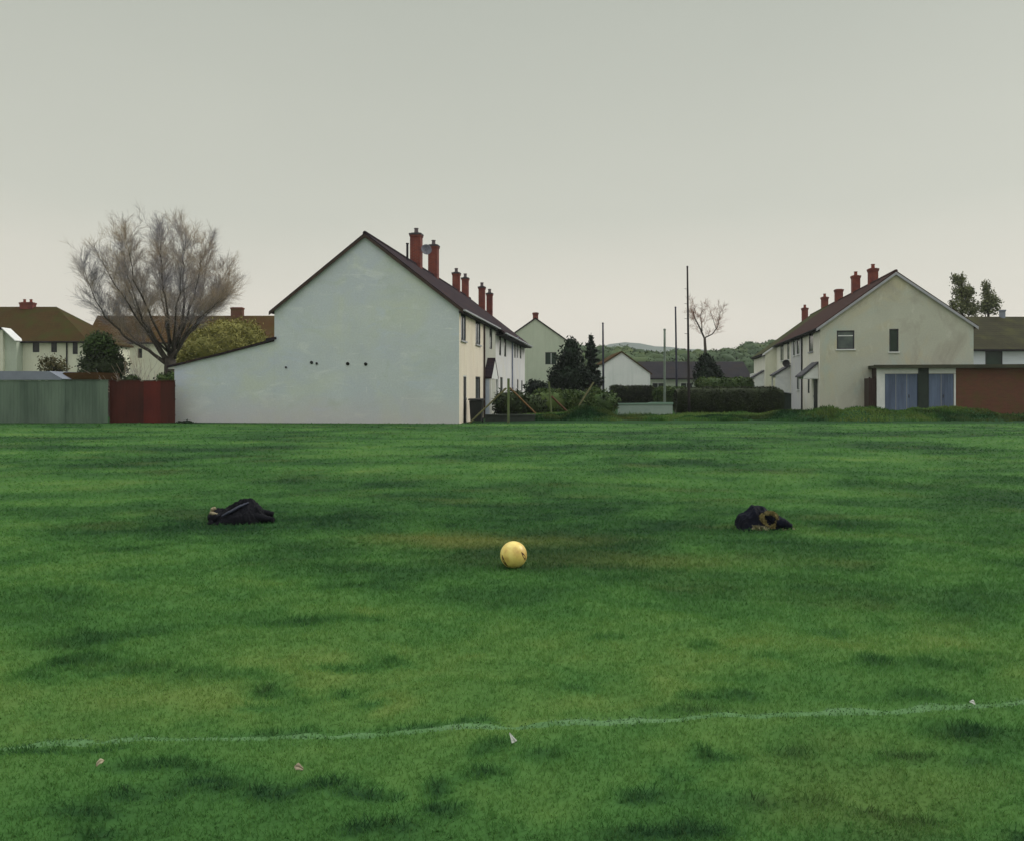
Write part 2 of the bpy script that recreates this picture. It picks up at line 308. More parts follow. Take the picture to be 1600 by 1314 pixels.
# ------------------------------------------------------------------ mesh helpers
def link(name, me, m, parent=None):
    o = bpy.data.objects.new(name, me); COL.objects.link(o)
    if m is not None: me.materials.append(m)
    if parent is not None: o.parent = parent
    return o
def tag(o, label=None, cat=None, group=None, kind=None):
    if label: o['label'] = label
    if cat: o['category'] = cat
    if group: o['group'] = group
    if kind: o['kind'] = kind
    return o
def empty(name, loc, rz=0, **k):
    o = bpy.data.objects.new(name, None); COL.objects.link(o); o.location = loc; o.rotation_euler = (0, 0, rz); o.empty_display_size = .3
    return tag(o, **k)
class MB:
    def __init__(s): s.v = []; s.f = []
    def poly(s, pts):
        n = len(s.v); s.v += [tuple(p) for p in pts]; s.f.append(tuple(range(n, n+len(pts)))); return s
    def box(s, x0, x1, y0, y1, z0, z1):
        n = len(s.v)
        s.v += [(x0,y0,z0),(x1,y0,z0),(x1,y1,z0),(x0,y1,z0),(x0,y0,z1),(x1,y0,z1),(x1,y1,z1),(x0,y1,z1)]
        s.f += [tuple(n+i for i in q) for q in ((0,3,2,1),(4,5,6,7),(0,1,5,4),(1,2,6,5),(2,3,7,6),(3,0,4,7))]; return s
    def prism(s, pts, a0, a1, axis='y'):
        """pts: polygon in the plane across `axis`, extruded from a0 to a1"""
        def P(p, a): return (p[0], a, p[1]) if axis == 'y' else ((a, p[0], p[1]) if axis == 'x' else (p[0], p[1], a))
        n = len(s.v); k = len(pts)
        s.v += [P(p, a0) for p in pts]+[P(p, a1) for p in pts]
        s.f.append(tuple(range(n, n+k))); s.f.append(tuple(range(n+2*k-1, n+k-1, -1)))
        for i in range(k): j = (i+1) % k; s.f.append((n+i, n+j, n+k+j, n+k+i))
        return s
    def tube(s, p0, p1, r0, r1=None, n=8, caps=True):
        r1 = r0 if r1 is None else r1
        p0 = Vector(p0); p1 = Vector(p1); d = (p1-p0)
        if d.length < 1e-6: return s
        d.normalize(); a = d.cross(Vector((0,0,1)) if abs(d.z) < .9 else Vector((1,0,0))).normalized(); b = d.cross(a)
        k = len(s.v)
        for p, r in ((p0, r0), (p1, r1)):
            for i in range(n):
                t = 2*PI*i/n; s.v.append(tuple(p + a*(r*math.cos(t)) + b*(r*math.sin(t))))
        for i in range(n): j = (i+1) % n; s.f.append((k+i, k+j, k+n+j, k+n+i))
        if caps: s.f.append(tuple(range(k+n-1, k-1, -1))); s.f.append(tuple(range(k+n, k+2*n)))
        return s
    def path(s, pts, rad, n=8):
        """smooth swept tube through pts with radius per point"""
        pts = [Vector(p) for p in pts]; k0 = len(s.v); a = None
        for i, p in enumerate(pts):
            d = (pts[min(i+1, len(pts)-1)]-pts[max(i-1, 0)]).normalized()
            if a is None: a = d.cross(Vector((0,0,1)) if abs(d.z) < .9 else Vector((1,0,0))).normalized()
            else: a = (a - d*a.dot(d)).normalized()
            b = d.cross(a)
            for q in range(n): t = 2*PI*q/n; s.v.append(tuple(p + a*(rad[i]*math.cos(t)) + b*(rad[i]*math.sin(t))))
        for i in range(len(pts)-1):
            for q in range(n): r = (q+1) % n; s.f.append((k0+i*n+q, k0+i*n+r, k0+(i+1)*n+r, k0+(i+1)*n+q))
        s.f.append(tuple(range(k0+n-1, k0-1, -1))); e = k0+(len(pts)-1)*n; s.f.append(tuple(range(e, e+n)))
        return s
    def lathe(s, prof, c=(0,0), n=16):
        k = len(s.v)
        for (r, z) in prof:
            for i in range(n): t = 2*PI*i/n; s.v.append((c[0]+r*math.cos(t), c[1]+r*math.sin(t), z))
        for j in range(len(prof)-1):
            for i in range(n): q = (i+1) % n; s.f.append((k+j*n+i, k+j*n+q, k+(j+1)*n+q, k+(j+1)*n+i))
        s.f.append(tuple(range(k+n-1, k-1, -1))); e = k+(len(prof)-1)*n; s.f.append(tuple(range(e, e+n)))
        return s
    def build(s, name, m, parent=None, smooth=False, bevel=0, recalc=True):
        me = bpy.data.meshes.new(name); me.from_pydata(s.v, [], s.f); me.update()
        if recalc:
            bm = bmesh.new(); bm.from_mesh(me); bmesh.ops.recalc_face_normals(bm, faces=bm.faces); bm.to_mesh(me); bm.free()
        if smooth: me.polygons.foreach_set('use_smooth', [True]*len(me.polygons))
        o = link(name, me, m, parent)
        if bevel:
            b = o.modifiers.new('bevel', 'BEVEL'); b.width = bevel; b.segments = 2; b.limit_method = 'ANGLE'
        return o
def np_mesh(name, V, F, m, parent=None, attrs=None):
    """V (n,3), F (k,4) or (k,3) index arrays"""
    me = bpy.data.meshes.new(name); k = F.shape[1]
    me.vertices.add(len(V)); me.vertices.foreach_set('co', V.astype(np.float32).ravel())
    me.loops.add(F.size); me.loops.foreach_set('vertex_index', F.astype(np.int32).ravel())
    me.polygons.add(len(F)); me.polygons.foreach_set('loop_start', np.arange(0, F.size, k, dtype=np.int32))
    me.update(calc_edges=True)
    for n, a in (attrs or {}).items():
        at_ = me.attributes.new(n, 'FLOAT', 'POINT'); at_.data.foreach_set('value', a.astype(np.float32))
    return link(name, me, m, parent)

# ------------------------------------------------------------------ world, sun
SUN_EL, SUN_AZ = 38, 66            # azimuth from +Y towards +X
def make_world():
    w = bpy.data.worlds.new('World'); scene.world = w; w.use_nodes = True; t = w.node_tree
    bg = t.nodes['Background']; bg.inputs['Strength'].default_value = .1
    sky = t.nodes.new('ShaderNodeTexSky'); sky.sky_type = 'NISHITA'; sky.sun_disc = False
    sky.sun_elevation = R(SUN_EL); sky.sun_rotation = R(SUN_AZ); sky.dust_density = 5; sky.air_density = 1.2
    hs = t.nodes.new('ShaderNodeHueSaturation'); hs.inputs['Saturation'].default_value = .12
    t.links.new(sky.outputs[0], hs.inputs['Color'])
    tc = t.nodes.new('ShaderNodeTexCoord'); sep = t.nodes.new('ShaderNodeSeparateXYZ'); t.links.new(tc.outputs['Generated'], sep.inputs[0])
    # overcast luminance by elevation (z = sin of elevation): pale warm horizon, greyer band, zenith raised out of view to light walls and grass
    mr = t.nodes.new('ShaderNodeMapRange'); mr.inputs['From Min'].default_value = -.05; mr.inputs['From Max'].default_value = 1
    nz = t.nodes.new('ShaderNodeTexNoise'); nz.inputs['Scale'].default_value = 2.2; nz.inputs['Detail'].default_value = 4
    mp = t.nodes.new('ShaderNodeMapping'); mp.inputs['Scale'].default_value = (1, 1, 2.5); t.links.new(tc.outputs['Generated'], mp.inputs[0]); t.links.new(mp.outputs[0], nz.inputs['Vector'])
    wob = t.nodes.new('ShaderNodeMath'); wob.operation = 'MULTIPLY_ADD'; wob.inputs[1].default_value = .10; wob.inputs[2].default_value = -.05
    t.links.new(nz.outputs['Fac'], wob.inputs[0])
    ad = t.nodes.new('ShaderNodeMath'); ad.operation = 'ADD'; t.links.new(sep.outputs[2], ad.inputs[0]); t.links.new(wob.outputs[0], ad.inputs[1])
    t.links.new(ad.outputs[0], mr.inputs['Value'])
    S = .5
    def P(z): return (z+.05)/1.05
    rp = ramp(t, [(P(-.04), (.83*S,.765*S,.66*S)), (P(.06), (.80*S,.755*S,.66*S)), (P(.20), (.585*S,.595*S,.52*S)), (P(.42), (.460*S,.485*S,.425*S)), (P(.55), (.58*S,.60*S,.56*S)), (P(.95), (1.80*S,1.83*S,1.78*S))], mr.outputs[0])
    az = t.nodes.new('ShaderNodeMath'); az.operation = 'MULTIPLY_ADD'; az.inputs[1].default_value = .0; az.inputs[2].default_value = 10.45/S
    t.links.new(sep.outputs[1], az.inputs[0])
    sc = t.nodes.new('ShaderNodeVectorMath'); sc.operation = 'SCALE'; t.links.new(rp, sc.inputs[0]); t.links.new(az.outputs[0], sc.inputs['Scale'])
    col = mix(t, .93, hs.outputs[0], sc.outputs[0])
    t.links.new(col, bg.inputs['Color'])
    ld = bpy.data.lights.new('sun', 'SUN'); ld.energy = 1.25; ld.angle = R(25); ld.color = (1, .95, .86)
    lo = bpy.data.objects.new('sun', ld); COL.objects.link(lo)
    d = Vector((math.sin(R(SUN_AZ))*math.cos(R(SUN_EL)), math.cos(R(SUN_AZ))*math.cos(R(SUN_EL)), math.sin(R(SUN_EL))))
    lo.location = d*60; lo.rotation_euler = (-d).to_track_quat('-Z', 'Y').to_euler()
    vs = scene.view_settings; vs.view_transform = 'Standard'; vs.look = 'None'; vs.exposure = 0; vs.gamma = 1; vs.use_curve_mapping = False
make_world()

# ------------------------------------------------------------------ ground sheet and turf
def make_ground():
    ys = np.concatenate([np.linspace(-12, 2, 15), np.arange(2.1, 12, .06), np.arange(12, 36, .3), np.arange(36, 47, .2), np.arange(47, 70, 2), np.linspace(72, 400, 30), [600, 1000, 2000, 4000]])
    xs = np.concatenate([-np.geomspace(3000, 26, 24), np.arange(-25, -5, .4), np.arange(-5, 5, .08), np.arange(5, 42, .3), np.geomspace(43, 3000, 24)])
    X, Y = np.meshgrid(xs, ys); x = X.ravel(); y = Y.ravel()
    Z = gz(x, y)
    nx = len(xs); ny = len(ys)
    i = np.arange(nx*ny).reshape(ny, nx)
    F = np.stack([i[:-1,:-1], i[:-1,1:], i[1:,1:], i[1:,:-1]], -1).reshape(-1, 4)
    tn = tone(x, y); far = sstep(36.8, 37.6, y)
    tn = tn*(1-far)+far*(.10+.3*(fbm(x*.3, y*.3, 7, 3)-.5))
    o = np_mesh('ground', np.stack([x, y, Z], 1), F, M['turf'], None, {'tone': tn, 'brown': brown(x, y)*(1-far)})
    o.data.polygons.foreach_set('use_smooth', [True]*len(o.data.polygons))
    tag(o, 'flat grass recreation field stretching back to the houses', 'field', kind='structure')
make_ground()

def line_y(x):                    # centre of the chalk line on the turf
    return 3.781 + .097*x + .010*x*x + .003*np.sin(x*1.7+.4)
def blades(name, x, y, h, w, lean, m, attrs, kind_label, two=True, z=None):
    n = len(x); z = gz(x, y) if z is None else z
    th = rng.uniform(0, 2*PI, n); ph = rng.uniform(0, 2*PI, n)
    lx = np.cos(th)*lean*h; ly = np.sin(th)*lean*h
    wx = np.cos(ph)*w*.5; wy = np.sin(ph)*w*.5
    zt = z + h*np.sqrt(np.maximum(.05, 1-np.minimum(lean, .95)**2))
    zm = z + (zt-z)*.6
    V = np.empty((n, 5, 3))
    V[:,0] = np.stack([x-wx, y-wy, z-.004], 1); V[:,1] = np.stack([x+wx, y+wy, z-.004], 1)
    V[:,2] = np.stack([x+lx*.4+wx*.8, y+ly*.4+wy*.8, zm], 1); V[:,3] = np.stack([x+lx*.4-wx*.8, y+ly*.4-wy*.8, zm], 1)
    V[:,4] = np.stack([x+lx, y+ly, zt], 1)
    b = np.arange(n)[:,None]*5
    F = np.concatenate([b+np.array([[0,1,2]]), b+np.array([[0,2,3]]), b+np.array([[3,2,4]])], 0)
    A = {k: np.repeat(a, 5) for k, a in attrs.items()}
    return np_mesh(name, V.reshape(-1, 3), F, m, None, A)
def make_turf():
    n = 620000
    py = rng.uniform(661.5, 1500, n); px = rng.uniform(-420, 2020, n)
    keep = rng.random(n) < np.clip(.62+(py-660)/350, 0, 1)*np.clip(1.30-(py-660)/560, .26, 1); py = py[keep]; px = px[keep]
    y = FPX*EYE/(py-HY); x = (px-CX)*y/FPX
    y = np.clip(y*(1+rng.normal(0, .01, len(y))), 2, 37.0)
    inl = rng.random(len(x)) < 1.05*np.exp(-((y-line_y(x))/(.042*(.75+.5*vnoise(x*4, x*0, 77))))**4)*(.50+.6*fbm(x*2.2, y*2.2, 5, 3))
    far = np.clip(y/4, 1, 9)
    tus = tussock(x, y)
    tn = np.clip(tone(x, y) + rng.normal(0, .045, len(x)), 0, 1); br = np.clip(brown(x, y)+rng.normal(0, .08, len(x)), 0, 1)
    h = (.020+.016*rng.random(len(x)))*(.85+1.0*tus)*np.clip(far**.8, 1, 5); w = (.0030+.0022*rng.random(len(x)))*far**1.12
    lean = rng.uniform(.45, .97, len(x)); fl_ = sstep(4, 12, y); lean = lean*(1-fl_)+fl_*rng.uniform(.86, .985, len(x))
    k = ~inl
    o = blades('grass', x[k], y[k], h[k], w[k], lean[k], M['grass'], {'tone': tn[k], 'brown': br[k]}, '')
    tag(o, 'short mown green grass covering the whole field', 'grass', kind='stuff')
    # chalk line: thin worn strip on the turf, with short chalked blades standing in it
    x2, y2 = x[inl], y[inl]
    ob = blades('blades', x2, y2, .010+.008*rng.random(len(x2)), .0045+.003*rng.random(len(x2)), rng.uniform(.6, .97, len(x2)), M['chalk'], {}, '')
    Vb = np.empty(len(ob.data.vertices)*3); ob.data.vertices.foreach_get('co', Vb); Vb = Vb.reshape(-1, 3)
    Fb = np.empty(len(ob.data.loops), dtype=np.int32); ob.data.loops.foreach_get('vertex_index', Fb); Fb = Fb.reshape(-1, 3)
    bpy.data.objects.remove(ob)
    xs = np.linspace(-5.5, 6, 700); hw = .036*(.88+.24*vnoise(xs*4, xs*0, 77)); L = []
    for q in (-1, -.5, 0, .5, 1): yy = line_y(xs)+q*hw+.008*(vnoise(xs*25, xs*0+q*9, 3)-.5); L.append(np.stack([xs, yy, gz(xs, yy)+.004-.005*abs(q)], 1))
    Vs = np.concatenate(L); n_ = len(xs); ii = np.arange(5*n_).reshape(5, n_)
    Q = np.stack([ii[:-1,:-1], ii[:-1,1:], ii[1:,1:], ii[1:,:-1]], -1).reshape(-1, 4); T = np.concatenate([Q[:,[0,1,2]], Q[:,[0,2,3]]])
    o = np_mesh('painted_line', np.concatenate([Vb, Vs]), np.concatenate([Fb, T+len(Vb)]), M['chalk'])
    tag(o, 'faint worn white pitch line crossing the near grass', 'pitch line', kind='structure')
make_turf()
def make_bank():
    n = 80000
    x = rng.uniform(-1.5, 34, n); y = rng.normal(40.3, 1.7, n)
    b = bank(x, y); k = (b > .05) & (y > 37.3) & (y < 46); x = x[k]; y = y[k]
    cl = vnoise(x*1.3, y*.9, 33)
    tn = np.clip(.34+4.2*(fbm(x*.40+.2*y, y*.9, 35, 3)-.49)+.4*(cl-.5)+rng.normal(0, .08, len(x)), 0, 1)
    br = np.clip(2.6*(fbm(x*.5, y*.9, 55, 3)-.46), 0, .8)
    h = (.05+.10*rng.random(len(x)))*(.4+cl)+.16*sstep(.55, .85, vnoise(x*.9, y*1.1, 133))*rng.random(len(x))
    o = blades('rough_grass', x, y, h, .035+.03*rng.random(len(x)), rng.uniform(.3, .95, len(x)), M['rough'], {'tone': tn, 'brown': br}, '')
    tag(o, 'bank of long tussocky grass along the far edge of the field', 'rough grass', kind='stuff')
make_bank()

# ------------------------------------------------------------------ building helpers
class Frame:
    """street frame: origin at a front corner, u along the street (away), x to the right across it"""
    def __init__(s, px, Y, vpx):
        s.Y0 = Y; s.X0 = (px-CX)*Y/FPX; s.ang = math.atan((vpx-CX)/FPX); s.c = math.cos(s.ang); s.s = math.sin(s.ang)
    def u_at(s, px, x=0):
        a = (px-CX)/FPX; return (a*(s.Y0-x*s.s)-(s.X0+x*s.c))/(s.s-a*s.c)
    def x_at(s, px, u=0):
        a = (px-CX)/FPX; return (a*(s.Y0+u*s.c)-s.X0-u*s.s)/(s.c+a*s.s)
    def z_at(s, py, x, u): return EYE+(HY-py)*(s.Y0-x*s.s+u*s.c)/FPX
    def world(s, x, u, z=0): return Vector((s.X0+x*s.c+u*s.s, s.Y0-x*s.s+u*s.c, z))
def wall_x(mb, xc, y0, y1, z0, z1, holes, inward):
    """rectangular wall in the plane x=xc with real openings (y0,y1,z0,z1) and their reveals"""
    ys = sorted({y0, y1, *[min(max(q, y0), y1) for h in holes for q in h[:2]]}); zs = sorted({z0, z1, *[min(max(q, z0), z1) for h in holes for q in h[2:]]})
    for a, b in zip(ys, ys[1:]):
        for c, d in zip(zs, zs[1:]):
            m, k = (a+b)/2, (c+d)/2
            if any(h[0] < m < h[1] and h[2] < k < h[3] for h in holes): continue
            mb.poly([(xc,a,c),(xc,b,c),(xc,b,d),(xc,a,d)])
    for (a, b, c, d) in holes:
        xi = xc+inward
        mb.poly([(xc,a,c),(xc,b,c),(xi,b,c),(xi,a,c)]); mb.poly([(xc,a,d),(xc,b,d),(xi,b,d),(xi,a,d)])
        mb.poly([(xc,a,c),(xc,a,d),(xi,a,d),(xi,a,c)]); mb.poly([(xc,b,c),(xc,b,d),(xi,b,d),(xi,b,c)])
def wall_y(mb, yc, x0, x1, z0, z1, holes, inward):
    t = MB(); wall_x(t, yc, x0, x1, z0, z1, holes, inward)
    for f in t.f: mb.poly([(t.v[i][1], t.v[i][0], t.v[i][2]) for i in f])
def window(parent, plane, c, out, a0, a1, z0, z1, mull=(), trans=(), frame='white_trim', glass='glass_dark', sill='white_trim', depth=.09, fw=.05, name='window', bars=None):
    """frame set back in the opening; pane behind it; sill proud of the wall. plane 'x' or 'y' at coordinate c, out = +-1"""
    def bx(mb, p0, p1, q0, q1, d0, d1):
        lo, hi = sorted((c+out*d0, c+out*d1))
        if plane == 'x': mb.box(lo, hi, p0, p1, q0, q1)
        else: mb.box(p0, p1, lo, hi, q0, q1)
    f = MB(); e = .003; a, b, lo, hi = a0+e, a1-e, z0+e, z1-e
    d0, d1 = -depth+.03, -depth+.075
    bx(f, a, a+fw, lo, hi, d0, d1); bx(f, b-fw, b, lo, hi, d0, d1); bx(f, a+fw, b-fw, lo, lo+fw, d0, d1); bx(f, a+fw, b-fw, hi-fw, hi, d0, d1)
    w_ = MB() if bars else f
    for q in mull: m = a+(b-a)*q; bx(w_, m-fw*.4, m+fw*.4, lo+fw, hi-fw, d0+.004, d1-.004)
    for q in trans: m = lo+(hi-lo)*q; bx(w_, a+fw, b-fw, m-fw*.4, m+fw*.4, d0+.008, d1-.008)
    o = f.build(name, M[frame], parent)
    if bars: w_.build('glazing_bar', M[bars], o)
    g = MB(); bx(g, a+fw*.5, b-fw*.5, lo+fw*.5, hi-fw*.5, -depth+.036, -depth+.05); g.build('pane', M[glass], o)
    if sill:
        s = MB(); bx(s, a0-.06, a1+.06, z0-.07, z0-.004, -.05, .07); s.build('sill', M[sill], o)
    return o
def door(parent, plane, c, out, a0, a1, z1, m='door_dark', frame='white_trim', name='door'):
    def bx(mb, p0, p1, q0, q1, d0, d1):
        lo, hi = sorted((c+out*d0, c+out*d1))
        if plane == 'x': mb.box(lo, hi, p0, p1, q0, q1)
        else: mb.box(p0, p1, lo, hi, q0, q1)
    d = MB(); bx(d, a0+.05, a1-.05, .03, z1-.06, -.06, -.02)
    w = a1-a0
    for (q0, q1) in ((.18, .48), (.55, .88)): bx(d, a0+w*.2, a1-w*.2, z1*q0, z1*q1, -.02, -.008)
    o = d.build(name, M[m], parent)
    f = MB(); bx(f, a0+.003, a0+.045, .0, z1-.004, -.08, -.005); bx(f, a1-.045, a1-.003, .0, z1-.004, -.08, -.005); bx(f, a0+.045, a1-.045, z1-.055, z1-.004, -.08, -.005)
    f.build('door_frame', M[frame], o)
    h = MB(); bx(h, a1-.14, a1-.10, .98, 1.10, -.02, .03); h.build('handle', M['grey_trim'], o)
    return o
def chimney(parent, x, y, zb, zt, wx=.6, wy=.6, pots=1, capm='cap', potm='pot'):
    m = MB(); m.box(x-wx/2, x+wx/2, y-wy/2, y+wy/2, zb, zt-.22)
    m.box(x-wx/2-.03, x+wx/2+.03, y-wy/2-.03, y+wy/2+.03, zt-.22, zt-.13)
    o = m.build('chimney', M['brick'], parent)
    c = MB(); c.box(x-wx/2-.05, x+wx/2+.05, y-wy/2-.05, y+wy/2+.05, zt-.13, zt-.04); c.box(x-wx/2+.06, x+wx/2-.06, y-wy/2+.06, y+wy/2-.06, zt-.04, zt+.0)
    c.build('cap', M[capm], o)
    for i in range(pots):
        px = x if pots == 1 else x+(i-(pots-1)/2)*wx/pots
        p = MB(); p.lathe([(.12, zt), (.105, zt+.22), (.13, zt+.225), (.13, zt+.27), (.085, zt+.27), (.085, zt+.1)], (px, y), 12); p.build('chimney_pot', M[potm], o)
    return o
def roof_profile(xr, zr, xe, ze, t):
    return [(xr, zr), (xe, ze), (xe, ze+t), (xr, zr+t*1.15)]

def terrace_house(fr, u0, u1, s, W, ze, zr, wall, roofm, name, label, group, wins=(), doors=(), near='full', nearwins=(), oh=.2, xf=0., nearwall=None, gut='grey_trim', verge=.0, nearmat=None, cat='house', vergem='trim_brown', rt=.13):
    """s=+1: front faces +x, body to -x.  s=-1 mirrored.  Returns the Empty."""
    L = u1-u0; e = .002
    root = empty(name, fr.world(0, u0), -fr.ang, label=label, cat=cat, group=group)
    X = lambda x: s*x
    xr = X(-W/2); fx = X(xf)
    holes = []
    for (p0, p1, t, b, *_) in wins:
        a, c = sorted((fr.u_at(p0, fx)-u0, fr.u_at(p1, fx)-u0)); um = (a+c)/2+u0
        holes.append((max(.05, a), min(L-.05, c), fr.z_at(b, fx, um), min(ze-.16, fr.z_at(t, fx, um))))
    dh = []
    for (p0, p1, t, *_) in doors:
        a, c = sorted((fr.u_at(p0, fx)-u0, fr.u_at(p1, fx)-u0)); um = (a+c)/2+u0
        dh.append((max(.05, a), min(L-.05, c), 0., fr.z_at(t, fx, um)))
    slope = (zr-ze)/(W/2); ovl = .012
    zf = ze - slope*xf
    w = MB()
    wall_x(w, fx, e, L-e, 0, zf, holes+dh, -s*.12)
    bx_ = X(-W); w.poly([(bx_, e, 0), (bx_, L-e, 0), (bx_, L-e, ze), (bx_, e, ze)])
    w.poly([(fx, L-e, 0), (bx_, L-e, 0), (bx_, L-e, ze), (xr, L-e, zr), (fx, L-e, zf)])
    nh = []
    for (p0, p1, t, b, *_) in nearwins:
        a, c = sorted((fr.x_at(p0, u0), fr.x_at(p1, u0))); nh.append((a, c, fr.z_at(b, (a+c)/2, u0), fr.z_at(t, (a+c)/2, u0)))
    g = w if nearwall is None else MB()
    if near == 'full':
        x0, x1 = sorted((fx, bx_)); zz = min(ze, zf)
        wall_y(g, e, x0, x1, 0, zz, nh, .12)
        if abs(zf-ze) > .001: g.poly([(fx, e, zz), (bx_, e, zz), (bx_, e, ze), (xr, e, zr), (fx, e, zf)])
        else: g.poly([(fx, e, ze), (bx_, e, ze), (xr, e, zr)])
    else:
        g.poly([(fx, e, 0), (bx_, e, 0), (bx_, e, ze), (xr, e, zr), (fx, e, zf)])
    wo = w.build('wall', M[wall], root)
    if nearwall is not None: g.build('gable_wall', M[nearwall], root)
    # roof: two slabs with an overhang at the eaves
    ro = MB(); y0 = -verge+e; y1 = L-e
    xe = X(xf+oh); zee = ze-slope*(xf+oh)
    prof = [(xr, zr+.01), (xe, zee+.01), (xe, zee+rt), (xr, zr+rt+.03), (X(-W-oh), ze-slope*oh+rt), (X(-W-oh), ze-slope*oh+.01)]
    ro.prism(prof, y0, y1)
    rp = ro.build('roof', M[roofm], root)
    rc = MB(); rc.tube((xr, y0-.004, zr+rt+.0), (xr, y1+.004, zr+rt+.0), .10, .10, 8); rc.build('ridge_tile', M[roofm], rp)
    gm = MB(); gx0, gx1 = sorted((X(xf+oh+.004), X(xf+oh+.11))); gm.box(gx0, gx1, y0-.02, y1, zee+.01, zee+.08)
    fx0, fx1 = sorted((X(xf+oh-.03), X(xf+oh-.004)))
    gm.build('gutter', M[gut], root)
    sb = MB(); sx0, sx1 = sorted((X(xf+.003), X(xf+oh-.002))); sb.box(sx0, sx1, y0+.002, y1-.002, zee-.06, zee-.004); sb.build('soffit', M['trim_dark'], root)
    if verge:
        v = MB(); k = .16
        for (xa, za, xb, zb) in ((xr, zr, xe, zee), (xr, zr, X(-W-oh), ze-slope*oh)):
            v.prism([(xa, za+rt*.6), (xb, zb+rt*.6), (xb, zb-k*.5), (xa, za-k*.5)], y0-.035, y0-.004)
        v.build('bargeboard', M[vergem], root)
    for i, (hh, ww) in enumerate(zip(holes, wins)):
        kw = ww[4] if len(ww) > 4 else {}
        window(root, 'x', fx, s, *hh, **kw)
    for hh, dd in zip(dh, doors):
        kw = dd[3] if len(dd) > 3 else {}
        door(root, 'x', fx, s, hh[0], hh[1], hh[3], **kw)
    for hh, ww in zip(nh, nearwins):
        kw = ww[4] if len(ww) > 4 else {}
        window(root, 'y', e, -1, *hh, **kw)
    return root

# ------------------------------------------------------------------ left terrace
LF = Frame(717.5, 37.0, 960)
LW, LE, LR = 8.35, 5.0, 8.22
du = {'frame': 'frame_dark', 'glass': 'glass_blue', 'sill': 'grey_trim', 'fw': .06}
dd = {'frame': 'frame_dark', 'glass': 'glass_dark', 'sill': None, 'fw': .06}
u1, u2, u3, u4 = LF.u_at(755.5), LF.u_at(774.5), LF.u_at(799), LF.u_at(820)
GL = 'terraced houses of the left row'
h1 = terrace_house(LF, 0, u1, 1, LW, LE, LR, 'cream', 'slate', 'terraced_house',
    'end house with a big blank grey-green gable and lean-to beside the field', GL,
    wins=[(720.2, 728, 486, 533, {**du, 'mull': (.5,)}), (743, 750.6, 492, 539, {**du, 'mull': (.5,)}), (743, 750.5, 589, 626, {**dd, 'mull': (.5,)})],
    doors=[(724, 729, 587)], verge=.12, nearwall='gable_grey', rt=.10)
# lean-to outhouse on the end house, flush with its gable
def lean_to():
    xa = -LW; xb = LF.x_at(272.5); za = LF.z_at(534, xa, 0); zb = LF.z_at(573, xb, 0); d = u1-.3
    m = MB(); m.prism([(xa-.003, 0), (xb, 0), (xb, zb), (xa-.003, za)], .0025, d); o = m.build('outhouse_wall', M['gable_grey'], h1)
    zz = lambda x: za+(zb-za)*(x-xa)/(xb-xa)
    x0, x1 = xa-.005, xb-.32
    r = MB(); mid = (x0+x1)/2
    r.prism([(x0, zz(x0)+.02), (mid, zz(mid)-.015), (x1, zz(x1)+.01), (x1, zz(x1)+.10), (mid, zz(mid)+.075), (x0, zz(x0)+.12)], -.10, d+.1); r.build('outhouse_roof', M['slate'], h1)
    f = MB(); f.box(xb-.30, xb-.004, .0, d, zb-.12, zb+.0); f.build('fascia', M['white_trim'], h1)
    fl = MB(); fl.prism([(xa-.35, za-.04), (xa+.14, za+.09), (xa+.14, za+.20), (xa-.35, za+.13)], -.115, -.102); fl.build('flashing', M['trim_dark'], h1)
    for (px, py, r_) in ((447, 574.5, .045), (487, 567, .065), (495, 568.5, .05), (543.5, 569, .07), (571.5, 569.5, .07)):
        x = LF.x_at(px); z = LF.z_at(py, x, 0)
        v = MB(); v.tube((x, .05, z), (x, -.02, z), r_, r_, 14); v.tube((x, -.02, z), (x, -.05, z-.01), r_*1.15, r_*.8, 14); v.build('vent', M['vent'], h1)
    x = -LW/2+.35; 
    p = MB(); u = LF.u_at(636.5, x); zr_ = LR-abs(x+LW/2)*.79; p.tube((x, u, zr_), (x, u, zr_+.95), .06, .06, 8); p.tube((x, u, zr_+.95), (x, u, zr_+1.0), .08, .08, 8); p.build('vent_pipe', M['trim_dark'], h1)
lean_to()
h2 = terrace_house(LF, u1, u2, 1, LW, LE, LR, 'grey_front', 'slate', 'terraced_house',
    'narrow grey-fronted house with a small pitched porch, in the left row', GL,
    wins=[(764.8, 769, 496, 546, dd)], near='half', rt=.10)
h3 = terrace_house(LF, u2, u3, 1, LW, LE, LR, 'white_lilac', 'slate', 'terraced_house',
    'white-fronted house beside the porch, third along the left row', GL,
    wins=[(779.8, 783, 515, 556, dd), (787.5, 791, 520, 558, dd), (781.5, 785.5, 590, 634, dd)], doors=[(776.5, 779, 592)], near='half', oh=.52, rt=.10)
h4 = terrace_house(LF, u3, u4, 1, LW, LE, LR, 'white_lilac', 'slate', 'terraced_house',
    'white far end house of the left row with four chimneys behind a bush', GL,
    wins=[(803.8, 805.6, 525, 560, dd), (807.5, 809, 527, 560, dd), (812.2, 814.6, 529, 561, dd), (808, 810, 593, 609, dd), (814.5, 816.5, 595, 611, dd)], near='half', oh=.52, verge=.0, rt=.10)
def lchim(root, u0, px, top_py, x=None, u=None, w=.58, ztop=None, pots=1):
    x = -LW/2 if x is None else x
    uu = LF.u_at(px, x) if u is None else u
    if u is not None: x = LF.x_at(px, u)
    zt = LF.z_at(top_py, x, uu)
    zb = LR-abs(x+LW/2)*(LR-LE)/(LW/2)-.5
    c = chimney(root, x, uu-u0, zb, zt, w, w, pots); return x, uu, zt
cx, cu, cz = lchim(h2, u1, 650.5, 365)
lchim(h3, u2, 677.5, 383, w=.56)
lchim(h4, u3, 713, 426, w=.48); lchim(h4, u3, 727, 434, w=.46)
